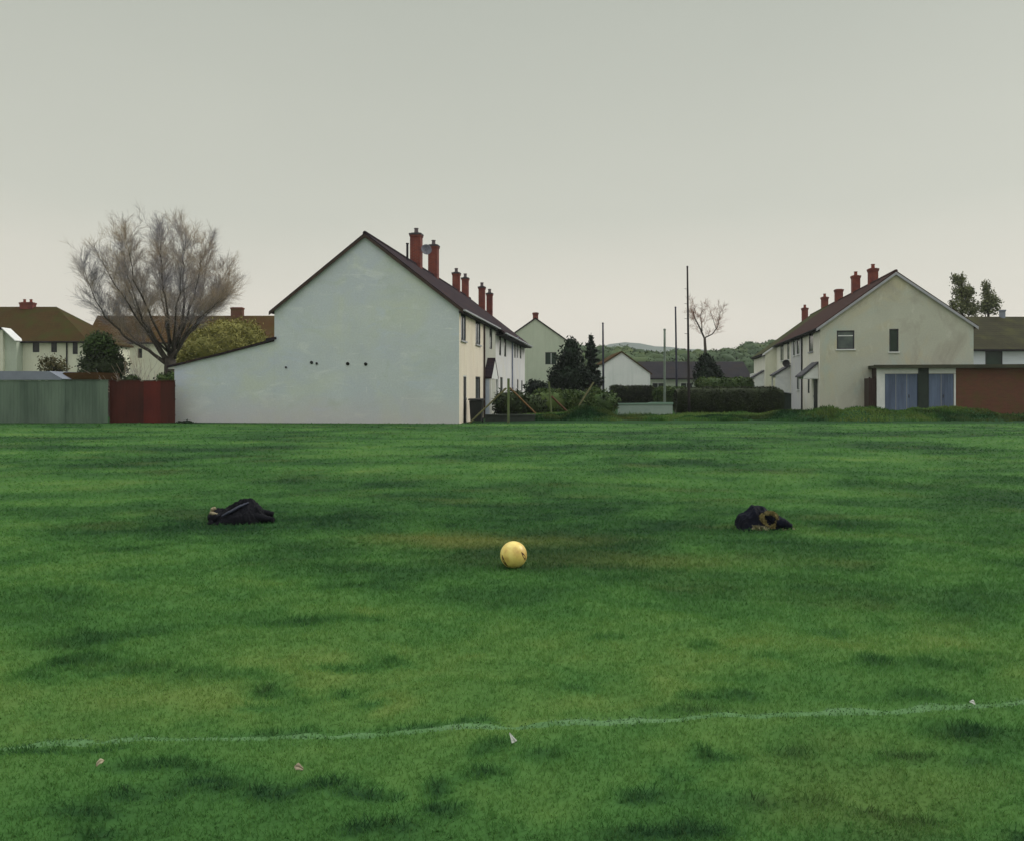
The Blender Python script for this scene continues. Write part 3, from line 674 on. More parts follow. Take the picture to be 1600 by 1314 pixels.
lchim(h4, u3, 753, 448, u=25.0, w=.44); lchim(h4, u3, 765, 458, u=26.4, w=.42)
def dish(name, p, normal, r, m, label, arm):
    """parabolic dish, feed arm and wall bracket"""
    root = empty(name, p, 0, label=label, cat='dish')
    n = Vector(normal).normalized(); q = n.to_track_quat('Z', 'Y').to_matrix()
    k = MB(); prof = [(r*t, .28*r*t*t) for t in (0.05, .3, .55, .8, 1)]
    k.lathe(prof+[(r*1.0, .28*r+.02), (r*.8, .2*r+.02-.02), (.05*r, -.02)], (0, 0), 20); k.v = [tuple(q @ Vector(v)) for v in k.v]; k.build('reflector', M[m], root, True)
    a = MB(); a.tube(q @ Vector((0, -r*.9, .2*r)), q @ Vector((0, -.1*r, r*1.0)), .015, .015, 6); a.tube(q @ Vector((0, -.1*r, r*1.0)), q @ Vector((0, .02, r*.85)), .03, .03, 8); a.build('feed_arm', M[m], root)
    b = MB(); b.tube((0,0,0), Vector(arm), .025, .025, 6); b.build('bracket', M['trim_dark'], root)
    return root
wp = LF.world(cx+.56, cu-.05, cz-.95)
dish('satellite_dish', wp, (.35, -1, .25), .30, 'dish', 'grey satellite dish fixed to the tallest red chimney of the left row', (-.28, .06, 0))
# porch of the grey house
def porch_left():
    d = .42; a0 = .06; a1 = LF.u_at(779, d)-u1; am = (a0+a1)/2; zt = 3.02; ze_ = 2.02
    r = MB(); r.prism([(a0-.04, ze_), (am, zt), (a1, ze_), (a1+.02, ze_+.1), (am, zt+.12), (a0-.05, ze_+.1)], .003, d, 'x'); r.build('porch_roof', M['slate'], h2)
    g = MB(); g.prism([(a0+.02, ze_-.002), (am, zt-.02), (a1-.05, ze_-.002)], d-.08, d-.01, 'x'); g.build('porch_gable', M['white_trim'], h2)
    for y in (a0+.02, a1-.16):
        p = MB(); p.box(d-.12, d-.02, y, y+.1, 0, ze_-.005); p.build('porch_post', M['white_trim'], h2)
    w = MB(); w.box(.08, d-.13, a0+.03, a0+.08, .0, ze_-.006); w.build('porch_side', mat('pale_blue_board', (.55,.62,.74), (.44,.50,.62), 2), h2)
    door(h2, 'x', .10, 1, a0+.9, a0+1.85, 1.98)
porch_left()
dp = MB(); u = LF.u_at(799)-u3; dp.tube((.06, .12, 0), (.06, .12, 4.7), .045, .045, 8); dp.tube((.06, .12, 4.7), (.45, .12, 4.85), .045, .045, 8); dp.build('downpipe', mat('blue_grey_pipe', (.30,.33,.45), (.22,.25,.34)), h4)
dp = MB(); dp.tube((.06, u1-.06, 0), (.06, u1-.06, 4.9), .045, .045, 8); dp.build('downpipe', M['door_brown'], h1)

# ------------------------------------------------------------------ right terrace
RF = Frame(1281, 50.0, 1045)
RW, RE, RR = 8.33, 5.1, 8.15
v1, v2, v3 = RF.u_at(1253.8), RF.u_at(1236), RF.u_at(1213.3)
v4 = RF.u_at(1178, -.9)
GR = 'terraced houses of the right row'
gw = {'frame': 'frame_dark', 'glass': 'glass_grey', 'trans': (.72,), 'fw': .07, 'bars': 'white_trim'}
gd = {'frame': 'frame_dark', 'glass': 'glass_green', 'fw': .05}
fd = {'frame': 'frame_dark', 'glass': 'glass_grey', 'fw': .06}
fk = {'frame': 'frame_dark', 'glass': 'glass_dark', 'fw': .06, 'sill': 'grey_trim'}
k1 = terrace_house(RF, 0, v1, -1, RW, RE, RR, 'white_warm', 'brown_tile', 'terraced_house',
    'near end house of the right row with two windows in its ochre-grey gable', GR,
    wins=[(1264, 1270.5, 516, 550, fk), (1262, 1265, 593, 615, {**fk, 'sill': None})], doors=[(1271, 1277.5, 592)],
    nearwins=[(1307.5, 1335, 517, 546, gw), (1389.5, 1404, 514.5, 550, gd)], verge=.12, nearwall='gable_ochre', vergem='grey_trim', gut='trim_dark', oh=.22)
k2 = terrace_house(RF, v1, v2, -1, RW, RE, RR, 'lilac_front', 'brown_tile', 'terraced_house',
    'lilac-grey fronted house second along the right row', GR,
    wins=[(1245, 1249, 527, 554, fd), (1239.2, 1242, 531, 556, fd), (1245, 1249, 589, 609, fd)], near='half', gut='trim_dark', oh=.22)
k3 = terrace_house(RF, v2, v3, -1, RW, RE, RR, 'white_warm', 'brown_tile', 'terraced_house',
    'cream-white house with the round black dish and white porch, in the right row', GR,
    wins=[(1230, 1233.5, 533, 562, fd), (1219.5, 1224.4, 537, 564, fd), (1222, 1225, 593, 609, fd)], near='half', gut='trim_dark', oh=.22)
k4 = terrace_house(RF, v3, v4, -1, RW, RE, RR, 'white_warm', 'green_tile', 'terraced_house',
    'far end house of the right row, stepping forward under a mossy roof', GR, near='full', nearwall='cream_far', gut='trim_dark', oh=.22, xf=.9, verge=.06, vergem='white_trim')
def rchim(root, u0, px, top_py, u=None, w=.55, pots=1):
    x = RW/2; uu = RF.u_at(px, x) if u is None else u
    if u is not None: x = RF.x_at(px, u)
    zt = RF.z_at(top_py, x, uu); zb = RR-abs(x-RW/2)*(RR-RE)/(RW/2)-.5
    chimney(root, x, uu-u0, zb, zt, w, w, pots, 'brick', 'pot_red')
rchim(k1, 0, 1364, 420, u=v1-.5, w=.54); rchim(k2, v1, 1337, 431, u=v2-.6, w=.52); rchim(k3, v2, 1310.5, 452.5, w=.54, pots=0)
rchim(k4, v3, 1288.5, 464.5, u=v3+4, w=.52); rchim(k4, v3, 1257.5, 481.5, u=v4-.6, w=.50)
dd_p = RF.world(-.35, RF.u_at(1228.5, -.35), RF.z_at(568.5, -.35, RF.u_at(1228.5, -.35)))
dish('satellite_dish', dd_p, (-.45, -1, .2), .26, 'dish_dark', 'round black satellite dish on the cream-white wall above the white porch', (.34, .0, 0))
def canopy(root, u0, pa, pb, zt, zl, d, posts, side, back=0.):
    """lean-to porch canopy: roof falling away from the wall, white cheeks"""
    a0, a1 = sorted((RF.u_at(pa)-u0, RF.u_at(pb)-u0))
    b = -back
    r = MB(); r.prism([(b-.003, zt), (b-.003, zt+.12), (b-d-.12, zl+.10), (b-d-.12, zl)], a0-.1, a1+.1); r.build('canopy_roof', M['canopy'], root)
    for y in (a0, a1-.06):
        c = MB(); c.prism([(b-.004, zt-.006), (b-d, zl-.006+.03), (b-d, zl-.10), (b-.004, zl-.10)], y, y+.05); c.build('canopy_cheek', M['white_trim'], root)
    if posts:
        for y in (a0+.01, a1-.11):
            p = MB(); p.box(b-d, b-d+.10, y, y+.10, 0, zl-.103); p.build('porch_post', M['white_trim'], root)
    if side:
        p = MB(); p.box(b-d+.105, b-.004, a0+.02, a0+.07, 0, zl-.103); p.build('porch_side', M['white_trim'], root)
canopy(k1, 0, 1278.5, 1268.5, 3.0, 2.2, .85, False, False)
canopy(k3, v2, 1235, 1228, 3.15, 2.45, 1.05, True, True)
canopy(k4, v3, RF.world(0,0).x*0+1211.5, 1207, 2.95, 2.4, .8, True, True, back=.9)
cz = RF.z_at(583, -1.2, v4-.6); c_ = MB(); c_.prism([(-.905, cz), (-1.30, cz-.12), (-1.30, cz-.42), (-.905, cz-.42)], v4-v3-1.6, v4-v3-.4); c_.build('canopy_cheek', M['white_trim'], k4)
dp = MB(); dp.tube((-.06, v1-.1, 0), (-.06, v1-.1, 4.9), .05, .05, 8); dp.build('downpipe', M['trim_dark'], k1)

# garden shed between the porches, side door
def shed():
    p = RF.world(-1.35, 5.2); r = empty('garden_shed', p, -RF.ang, label='small dark green garden shed with a pale lid against the right row', cat='shed')
    b = MB(); b.prism([(-.45, 0), (.40, 0), (.40, 1.18), (-.45, 1.34)], -.4, .5); b.build('body', M['green_plastic'], r, bevel=.01)
    l = MB(); l.prism([(-.50, 1.355), (.46, 1.175), (.46, 1.22), (-.50, 1.40)], -.46, .56); l.build('lid', M['grey_trim'], r)
    d = MB(); d.box(-.38, -.04, -.415, -.403, .06, 1.12); d.box(-.0, .34, -.415, -.403, .06, 1.12); d.build('door', M['green_plastic'], r)
shed()

# ------------------------------------------------------------------ garages on the right
def garages():
    U = -1.25; xg = RF.x_at(1370, U); Z = lambda py: RF.z_at(py, xg, U); x = lambda px: RF.x_at(px, U)-xg
    r = empty('garage_block', RF.world(xg, U), -RF.ang, label='flat-roofed garage block with two pairs of faded blue doors', cat='garage')
    zt = Z(576); xe = x(1690); xh = RW-xg+.25; d1 = -U-.02; d2 = 4.5
    w = MB(); w.box(x(1493.5), xe, 0, .22, 0, zt); w.build('brick_wall', M['brick_wall'], r)
    w = MB(); w.box(.01, .2, .08, d1, 0, zt-.002); w.build('side_wall', M['door_brown'], r)
    w = MB(); w.box(xe-.2, xe-.003, .225, d2, 0, zt-.002); w.box(xh, xe-.203, d2-.2, d2-.003, 0, zt-.002); w.box(xh, xh+.2, .225, d2-.203, 0, zt-.002); w.build('back_wall', M['brick_wall'], r)
    e = x(1364)
    f = MB(); f.box(e, xh, -.30, d1, zt+.003, zt+.16); f.box(xh+.001, xe+.3, -.30, d2+.2, zt+.003, zt+.16); f.build('roof', M['felt'], r)
    f = MB(); f.box(e-.03, xe+.31, -.34, -.303, zt-.01, zt+.185); f.build('fascia', M['felt'], r)
    p = MB(); p.box(x(1370), x(1382.5), -.02, .07, 0, zt-.004); p.build('door_post', M['white_trim'], r)
    p = MB(); p.box(x(1434.5), x(1451), -.03, .3, 0, zt-.004); p.build('pillar', M['green_plastic'], r)
    for (a, b) in ((1382.5, 1434.5), (1451, 1493.5)):
        p = MB(); p.box(x(a)+.003, x(b)-.003, .0, .12, Z(584.5), zt-.006); p.build('lintel', M['white_trim'], r)
    for (a, b, n, post) in ((1383, 1434.3, 3, 0), (1451.4, 1490.5, 2, 0)):
        ww = (x(b)-x(a))/n
        for i in range(n):
            x0 = x(a)+i*ww+.012; x1 = x(a)+(i+1)*ww-.012; zz = Z(585)
            d = MB(); nb = 4
            for q in range(nb):
                s0 = x0+(x1-x0)*q/nb; d.box(s0+.004, x0+(x1-x0)*(q+1)/nb-.004, .055, .08, .05, zz-.003)
            d.box(x0, x1, .0802, .1, .05, zz-.003)
            o_ = d.build('garage_door', M['blue_door'], r)
            if i:
                e_ = MB(); e_.box(x0-.020, x0+.004, .045, .0545, .06, zz-.01); e_.build('edge_strip', M['grey_trim'], o_)
            if i == n-1:
                hm = MB(); hm.box(x0+.08, x0+.12, .02, .054, 1.0, 1.18); hm.build('handle', M['frame_dark'], o_)
    e_ = MB(); e_.box(x(1490.6), x(1493.3), -.01, .1, 0, Z(585)); e_.build('door_post', M['white_trim'], r)
garages()
def sidegate():
    U = -1.12; xa, xb = RF.x_at(1360, U), RF.x_at(1370, -1.25)-.01
    r = empty('side_gate', RF.world(xa, U), -RF.ang, label='dark brown timber gate between the ochre gable and the garages', cat='gate')
    m = MB(); n = 3; L = xb-xa
    for i in range(n): m.box(L*i/n+.004, L*(i+1)/n-.004, 0, .03, .05, 2.1)
    m.build('board_panel', M['door_brown'], r)
    p = MB(); p.box(-.09, -.003, -.02, .06, 0, 2.16); p.build('gate_post', M['door_brown'], r)
    p = MB(); p.box(-.09, -.003, .065, -U-.005, .05, 2.1); p.build('side_panel', M['door_brown'], r)
sidegate()

# ------------------------------------------------------------------ other houses
def gable_house(name, label, apx, apy, Y, half, ze, length, wall, roofm, vp=None, xl=None, zl=None, chims=(), wins=(), group=None, base=0., cat='house'):
    """house with its gable to the camera; apex over px apx. local x across, y away"""
    a = at(apx, apy, Y); ang = 0 if vp is None else math.atan((vp-CX)/FPX)
    r = empty(name, (a.x, Y, 0), -ang, label=label, cat=cat, group=group)
    zr = a.z; xl = -half if xl is None else xl; zl = ze if zl is None else zl
    k = Y/FPX; holes = [((p0-apx)*k, (p1-apx)*k, EYE+(HY-b)*k, EYE+(HY-t)*k) for (p0, p1, t, b, kw) in wins]
    m = MB(); zz = min(zl, ze)
    wall_y(m, 0, xl, half, 0, zz, [h for h in holes], .12)
    m.poly([(xl, 0, zz), (half, 0, zz), (half, 0, ze), (0, 0, zr), (xl, 0, zl)]); m.poly([(xl, length, 0), (half, length, 0), (half, length, ze), (0, length, zr), (xl, length, zl)])
    m.poly([(xl, 0, 0), (xl, length, 0), (xl, length, zl), (xl, 0, zl)]); m.poly([(half, 0, 0), (half, length, 0), (half, length, ze), (half, 0, ze)])
    m.build('wall', M[wall], r)
    ro = MB(); s1 = (zr-ze)/half; s2 = (zr-zl)/-xl; t = .11; q = .15
    ro.prism([(0, zr+.01), (half+q, ze-s1*q+.01), (half+q, ze-s1*q+t), (0, zr+t+.03), (xl-q, zl-s2*q+t), (xl-q, zl-s2*q+.01)], -.1, length+.1); rp = ro.build('roof', M[roofm], r)
    for (cxp, ct, cw, cy) in chims:
        x = (cxp-apx)*(Y+cy)/FPX + (0 if cy < 1 else (a.x/Y*cy)); 
        z = EYE+(HY-ct)*(Y+cy)/FPX; zb = zr-abs(x)*s1-.3
        chimney(r, x, cy, zb, z, cw, cw, 0, 'brick')
    for h, w in zip(holes, wins): window(r, 'y', 0, -1, *h, **w[4])
    return r
gable_house('detached_house', 'pale green gabled house behind the dark conifers with one window', 836.5, 499, 81, 4.4, 5.05, 9, 'gable_green', 'slate', None,
    chims=[(837, 489, .50, .6), (870, 522, .42, 3.0)], wins=[(852, 869.5, 551, 570, {'frame': 'frame_dark', 'glass': 'glass_green', 'mull': (.52,), 'sill': None, 'fw': .06, 'bars': 'white_trim'})])
gable_house('bungalow', 'small chalk-white gabled bungalow behind the centre hedge', 971.5, 551.5, 75, 2.5, 2.85, 8, 'white_gable', 'rust_roof', None, xl=-1.5, zl=3.75)
def slate_bungalow():
    Y = 84; k = Y/FPX; x0, x1 = (1006-CX)*k, (1172-CX)*k
    r = empty('long_bungalow', (x0, Y, 0), 0, label='long low bungalow with a dark slate roof behind the poles', cat='bungalow')
    L = x1-x0; ze, zr = EYE+(HY-591)*k, EYE+(HY-567.5)*(k+.002)
    w = MB(); wall_y(w, 0, 0, L, 0, ze, [(.8, 2, 1, 2.1), (3.6, 4.8, 1, 2.1), (7.4, 8.6, 1, 2.1)], .12)
    w.poly([(0,0,0),(0,6,0),(0,6,ze),(0,3,zr),(0,0,ze)]); w.poly([(L,0,0),(L,6,0),(L,6,ze),(L,3,zr),(L,0,ze)]); w.poly([(0,6,0),(L,6,0),(L,6,ze),(0,6,ze)])
    w.build('wall', M['sage_far'], r)
    for a in (.8, 3.6, 7.4): window(r, 'y', 0, -1, a, a+1.2, 1, 2.1, mull=(.5,), glass='glass_dark')
    ro = MB(); ro.prism([(-.3, ze-.14), (3, zr), (6.3, ze-.14), (6.3, ze-.02), (3, zr+.14), (-.3, ze-.02)], -.15, L+.15, 'x'); ro.build('roof', M['dark_slate'], r)
    g = MB(); g.box(-.15, L+.15, -.42, -.305, ze-.16, ze-.05); g.build('gutter', M['trim_dark'], r)
slate_bungalow()

def hip_house(name, label, px0, px1, pxh0, pxh1, pr, pe, Y, wall, roofm, wins=(), chims=(), depth=8, hipL=True, hipR=True, cat='house', wallmats=None, group=None):
    """house with eaves to the camera; ridge from pxh0 to pxh1 at photo row pr, eaves px0..px1 at row pe"""
    k = Y/FPX; ox = (px0-CX)*k; x = lambda p: (p-px0)*k; z = lambda p: EYE+(HY-p)*k
    r = empty(name, (ox, Y, 0), 0, label=label, cat=cat, group=group)
    L = x(px1); ze = z(pe); kr = (Y+depth/2)/FPX; zr = EYE+(HY-pr)*kr
    xr0 = (pxh0-CX)*kr-ox; xr1 = (pxh1-CX)*kr-ox
    i = .25
    holes = [(x(a), x(b), z(d), min(z(c), ze-.12)) for (a, b, c, d, kw) in wins]
    w = MB(); wall_y(w, 0, i, L-i, 0, ze, holes, .12); w.poly([(i,0,0),(i,depth,0),(i,depth,ze),(i,0,ze)]); w.poly([(L-i,0,0),(L-i,depth,0),(L-i,depth,ze),(L-i,0,ze)]); w.poly([(i,depth,0),(L-i,depth,0),(L-i,depth,ze),(i,depth,ze)])
    if not hipL: w.poly([(i,0,ze),(i,depth,ze),(i,depth/2,zr)])
    if not hipR: w.poly([(L-i,0,ze),(L-i,depth,ze),(L-i,depth/2,zr)])
    w.build('wall', M[wall], r)
    A, B, C, D = (0,-.3,ze-.05), (L,-.3,ze-.05), (L,depth+.3,ze-.05), (0,depth+.3,ze-.05); E, F_ = (xr0, depth/2, zr), (xr1, depth/2, zr)
    ro = MB(); ro.poly([A,B,F_,E]); ro.poly([C,D,E,F_]); ro.poly([B,C,F_]); ro.poly([D,A,E])
    u_ = lambda p: (p[0], p[1], p[2]-.14)
    ro.poly([u_(A),u_(B),u_(C),u_(D)]); ro.poly([A,B,u_(B),u_(A)]); ro.poly([B,C,u_(C),u_(B)]); ro.poly([C,D,u_(D),u_(C)]); ro.poly([D,A,u_(A),u_(D)])
    ro.build('roof', M[roofm], r)
    g = MB(); g.box(0, L, -.40, -.304, ze-.17, ze-.06); g.build('gutter', M['trim_dark'], r)
    for (cp, ct, cw, n, cm, pm) in chims:
        xx = (cp-CX)*kr-ox; chimney(r, xx, depth/2, zr-.6, EYE+(HY-ct)*kr, cw, .6, n, cm, pm)
    for h, wn in zip(holes, wins): window(r, 'y', 0, -1, *h, **wn[4])
    return r, x, z, ze
wd = {'frame': 'frame_dark', 'glass': 'glass_dark', 'sill': None, 'fw': .06}
fl, fx_, fz_, fze = hip_house('hipped_house', 'cream house under a brown mossy hipped roof with two red chimney pots', -160, 141, -60, 88, 480, 533, 72, 'cream_far', 'moss_roof',
    wins=[(51, 61.5, 534, 551, wd), (80, 89, 535, 551, wd), (113.5, 121.5, 536, 554, wd)], chims=[(43.5, 473, 1.15, 2, 'brick', 'pot_red')], hipL=False)
def wing():
    # projecting wing with a lean-to verge at the left edge of the photo
    k = 70/FPX; x = lambda p: (p-(-160))*72/FPX
    x0, x1 = x(-60), x(17.5); z = lambda p: EYE+(HY-p)*71/FPX
    m = MB(); m.prism([(x0, 0), (x1, 0), (x1, z(516)), (x0, z(516))], -1.2, -.003); m.build('wing_wall', M['cream_far'], fl)
    m = MB(); m.prism([(x1+.003, 0), (x(35.5), 0), (x(35.5), z(534)), (x1+.003, z(516.5))], -.9, -.003); m.build('wing_side', M['sage_far'], fl)
    v = MB(); v.prism([(x1-.05, z(514)), (x(37), z(533.5)), (x(37), z(532)), (x1-.05, z(512.5))], -1.3, -.004); v.build('bargeboard', M['white_trim'], fl)
    v = MB(); v.box(x0, x1-.055, -1.4, -.004, z(515.5), z(512.5)); v.build('wing_roof', M['trim_dark'], fl)
    w = MB(); w.box(x(-3), x(1.5), -1.24, -1.203, z(538), z(518)); w.build('window', M['glass_dark'], fl)
    p = MB(); p.tube((x(105), -.08, 0), (x(105), -.08, fze-.1), .06, .06, 8); p.build('downpipe', M['trim_dark'], fl)
wing()
hip_house('hipped_house', 'long low house with a rusty brown roof behind the bare tree', 134, 470, 152, 440, 494, 535, 84, 'cream_far', 'rust_roof', wins=[(215, 222, 545, 560, wd), (330, 340, 545, 560, wd)], chims=[(371, 481, 1.2, 0, 'brick', 'pot')], hipR=False)
for _o in bpy.data.objects:
    if _o.name.startswith('chimney') and _o.parent and _o.parent.get('label','').startswith('long low house'): _o.data.materials[0] = M['brick_wall']
fr_, fx2, fz2, fze2 = hip_house('boarded_house', 'house with an olive mossy roof and white boarded walls behind the garages', 1493, 1720, 1478, 1720, 495.5, 545.5, 62, 'board_white', 'olive_roof',
    wins=[(1539.5, 1566.5, 546, 573, {'frame': 'frame_dark', 'glass': 'glass_green', 'sill': None, 'fw': .08})], chims=[], hipL=False, hipR=False)
m = MB(); kk = 66/FPX; xx = (1566-CX)*kk-(1493-CX)*62/FPX; m.lathe([(.22, 6.6), (.22, EYE+(HY-487.5)*kk), (.27, EYE+(HY-487)*kk), (.27, EYE+(HY-485)*kk)], (xx, 4), 12); m.build('flue', M['felt_blue'], fr_)

# ------------------------------------------------------------------ fences and low structures
def board_fence(name, label, px0, px1, ptop, Y, m, bw=.15, post_every=1.83, accent=None, cap=True, seed=1):
    k = Y/FPX; x0, x1 = (px0-CX)*k, (px1-CX)*k; H = EYE+(HY-ptop)*k; rr = random.Random(seed)
    r = empty(name, (x0, Y, 0), 0, label=label, cat='fence')
    b = MB(); acc = MB(); x = 0; L = x1-x0
    while x < L-.02:
        w = min(bw, L-x); d = rr.uniform(-.004, .004); t = H-.03-rr.uniform(0, .015)
        tgt = acc if accent and accent[0] < (x+x0) < accent[1] else b
        tgt.box(x+.0025, x+w-.0025, d, d+.022, .02, t); x += w
    b.build('board_panel', M[m], r)
    if acc.v: acc.build('repainted_panel', M[accent[2]], r)
    rl = MB()
    for z in (.35, H*.55, H-.25): rl.box(.01, L-.01, .028, .075, z-.04, z+.04)
    rl.build('rail', M[m], r)
    if cap:
        c = MB(); c.box(0, L, -.03, .07, H-.026, H+.0); c.build('capping', M[m], r)
    x = .06
    while x < L:
        p = MB(); p.box(x-.045, x+.045, .078, .17, 0, H-.03); p.build('fence_post', M[m], r); x += post_every
kY = 37.35
board_fence('board_fence', 'weathered grey-green board fence at the left edge of the field', -150, 168.5, 594, 37.3, 'fence_green', seed=2)
board_fence('board_fence', 'dark red board fence between the green fence and the gable', 171, 273.5, 594.5, 37.6, 'fence_red', seed=5, accent=((224-CX)*37.6/FPX, (249-CX)*37.6/FPX, 'fence_red_bright'))
def low_roof():
    Y = 44; k = Y/FPX; x0, x1 = (-140-CX)*k, (95-CX)*k
    r = empty('garden_store', (x0, Y, 0), 0, label='low garden store with a pale blue-grey roof behind the green fence', cat='shed')
    L = x1-x0; zt = EYE+(HY-580.5)*k
    w = MB(); w.box(.15, L-.3, .1, 3.4, 0, zt-.45); w.build('wall', M['sage_far'], r)
    f = MB(); f.prism([(0, zt-.44), (L, zt-.44), (L+.1, zt-.40), (L-.6, zt), (0, zt+.02)], 0, 3.5); f.build('roof', M['felt_blue'], r)
    Y2 = 45; k2 = Y2/FPX; xa, xb = (96-CX)*k2, (150-CX)*k2
    r2 = empty('garden_store', (xa, Y2, 0), 0, label='low brown-roofed shed behind the green fence beside the evergreen bush', cat='shed')
    w = MB(); w.box(.05, xb-xa-.05, .05, 2.4, 0, 2.0); w.build('wall', M['trim_brown'], r2)
    z2 = EYE+(HY-583)*k2
    f = MB(); f.prism([(-.3, 2.0), (xb-xa+.1, 2.0), (xb-xa+.1, z2+.02), (.2, z2+.02)], -.1, 2.5); f.build('roof', M['rust_roof'], r2)
low_roof()
def low_wall():
    Y = 49; k = Y/FPX; x0, x1 = (966-CX)*k, (1051-CX)*k; r = empty('low_wall', (x0, Y, 0), 0, label='pale teal concrete low wall between the two hedges', cat='wall')
    zt = EYE+(HY-630)*k
    m = MB(); m.box(0, x1-x0, 0, .2, 0, zt-.08); m.build('wall', M['wall_teal'], r)
    m = MB(); m.prism([(-.03, zt-.077), (x1-x0+.03, zt-.077), (x1-x0+.03, zt+.04), (x1-x0-1.2, zt+.045), (x1-x0-1.4, zt), (-.03, zt-.02)], -.05, .25); m.build('coping', M['coping'], r)
    Y = 39.6; k = Y/FPX; x0, x1 = (758-CX)*k, (836-CX)*k; r = empty('low_wall', (x0, Y, 0), 0, label='dark grey low garden wall behind the braced fence post', cat='wall')
    m = MB(); m.box(0, x1-x0, 0, .2, 0, EYE+(HY-648)*k-.05); m.build('wall', mat('dark_garden_wall', (.060,.072,.062), (.035,.042,.036), 2, .95, .3), r)
    m = MB(); m.box(-.03, x1-x0+.03, -.04, .24, EYE+(HY-648)*k-.047, EYE+(HY-648)*k+.01); m.build('coping', mat('dark_coping', (.075,.085,.075), (.05,.06,.05), 2, .95), r)
low_wall()

def stake(mb, a, b, w=.045):
    mb.tube(a, b, w, w, 6)
def posts():
    A = at(793.5, 592, 38); B = at(794.5, 660.8, 38); B.z = 0
    r = empty('fence_post', (B.x, B.y, 0), 0, label='upright green timber post by the wheelie bin with two leaning braces', cat='fence post')
    def loc(m, px0, py0, y0, px1, py1, y1, w, o): 
        a = at(px0, py0, y0)-o; b = at(px1, py1, y1)-o; mb = MB(); stake(mb, a, b, w); return mb
    o = Vector((B.x, B.y, 0))
    m = MB(); m.box(-.055, .055, -.055, .055, -.02, A.z); m.build('post', M['timber_green'], r)
    loc(0, 791, 607, 37.97, 733, 661.5, 37.45, .042, o).build('brace', M['timber_olive'], r)
    loc(0, 797, 607, 38.1, 838.5, 648, 41.5, .040, o).build('brace', M['timber_orange'], r)
    A = at(857.5, 597, 43); r = empty('fence_post', (at(861, 640, 43).x, 43, 0), 0, label='slightly tilted green post in front of the left hedge with a red-brown brace', cat='fence post')
    o = Vector(r.location)
    loc(0, 857.5, 597, 43, 862.3, 655, 43, .055, o).build('post', M['timber_green'], r)
    loc(0, 862, 620, 43.1, 895, 652, 44.6, .05, o).build('brace', M['timber_red'], r)
    r = empty('timber_stake', at(895, 650, 44.2)*Vector((1,1,0)) if False else (at(895, 650, 44.2).x, 44.2, 0), 0, label='olive timber stake leaning right in front of the left hedge', cat='stake')
    o = Vector(r.location)
    loc(0, 927.5, 598, 44.6, 893.5, 652, 44.0, .045, o).build('stake', M['timber_olive'], r)
posts()
def wheelie():
    Y = 38.6; k = Y/FPX; r = empty('wheelie_bin', ((744.5-CX)*k, Y, 0), R(-6), label='black wheelie bin standing by the cream house front', cat='bin')
    b = MB(); n = 0
    V = [(-.24,-.27,.06),(.24,-.27,.06),(.24,.27,.06),(-.24,.27,.06),(-.29,-.33,.98),(.29,-.33,.98),(.29,.33,.98),(-.29,.33,.98)]
    b.v = V; b.f = [(0,3,2,1),(4,5,6,7),(0,1,5,4),(1,2,6,5),(2,3,7,6),(3,0,4,7)]; b.build('body', M['black_plastic'], r, bevel=.03)
    l = MB(); l.prism([(-.36,.985),(.34,.985),(.36,1.02),(.2,1.07),(-.3,1.06),(-.38,1.02)], -.33, .33, 'x'); l.build('lid', M['black_plastic'], r, bevel=.012)
    h = MB(); h.tube((-.25,.40,.95),(.25,.40,.95),.018,.018,8); h.tube((-.25,.33,.93),(-.25,.40,.95),.018,.018,6); h.tube((.25,.33,.93),(.25,.40,.95),.018,.018,6); h.build('handle', M['black_plastic'], r)
    for s in (-1, 1):
        w = MB(); w.tube((s*.22,.27,.10),(s*.28,.27,.10),.10,.10,14); w.build('wheel', M['black_plastic'], r)
wheelie()

# ------------------------------------------------------------------ poles
def pole(px, pt, Y, r0, r1, m, label, lean=0, fit='cap'):
    k = Y/FPX; x = (px-CX)*k; h = EYE+(HY-pt)*k
    r = empty('pole', (x, Y, 0), 0, label=label, cat='pole', group='poles between the two rows of houses')
    s = MB(); n = 6; s.path([(lean*(i/n-1)+.0*i, 0, h*i/n) for i in range(n+1)], [r0+(r1-r0)*i/n for i in range(n+1)], 10); s.build('shaft', M[m], r, True)
    c = MB(); c.lathe([(r1*1.25, h-.02), (r1*1.25, h+.03), (r1*.7, h+.07)], (0, 0), 10); c.build('cap', M[m], r)
    if fit == 'steps':
        st = MB()
        for i in range(7): z = h*.55+i*.42; sg = 1 if i % 2 else -1; st.tube((0, 0, z), (sg*.16, 0, z+.02), .012, .012, 5)
        st.build('step', M['trim_dark'], r)
pole(1074, 418, 48, .080, .045, 'pole_dark', 'tallest dark brown pole rising from the edge of the dark hedge', -.10, 'steps')
pole(1055.5, 481, 72, .10, .065, 'pole_blue', 'slim blue-grey pole just left of the tallest pole', -.12)
pole(1038.5, 516, 51, .075, .065, 'pole_green', 'pale green pole standing behind the low teal wall', 0)
pole(942, 506, 68, .10, .065, 'pole_blue', 'blue-grey pole rising beside the spiky conifer', -.05)

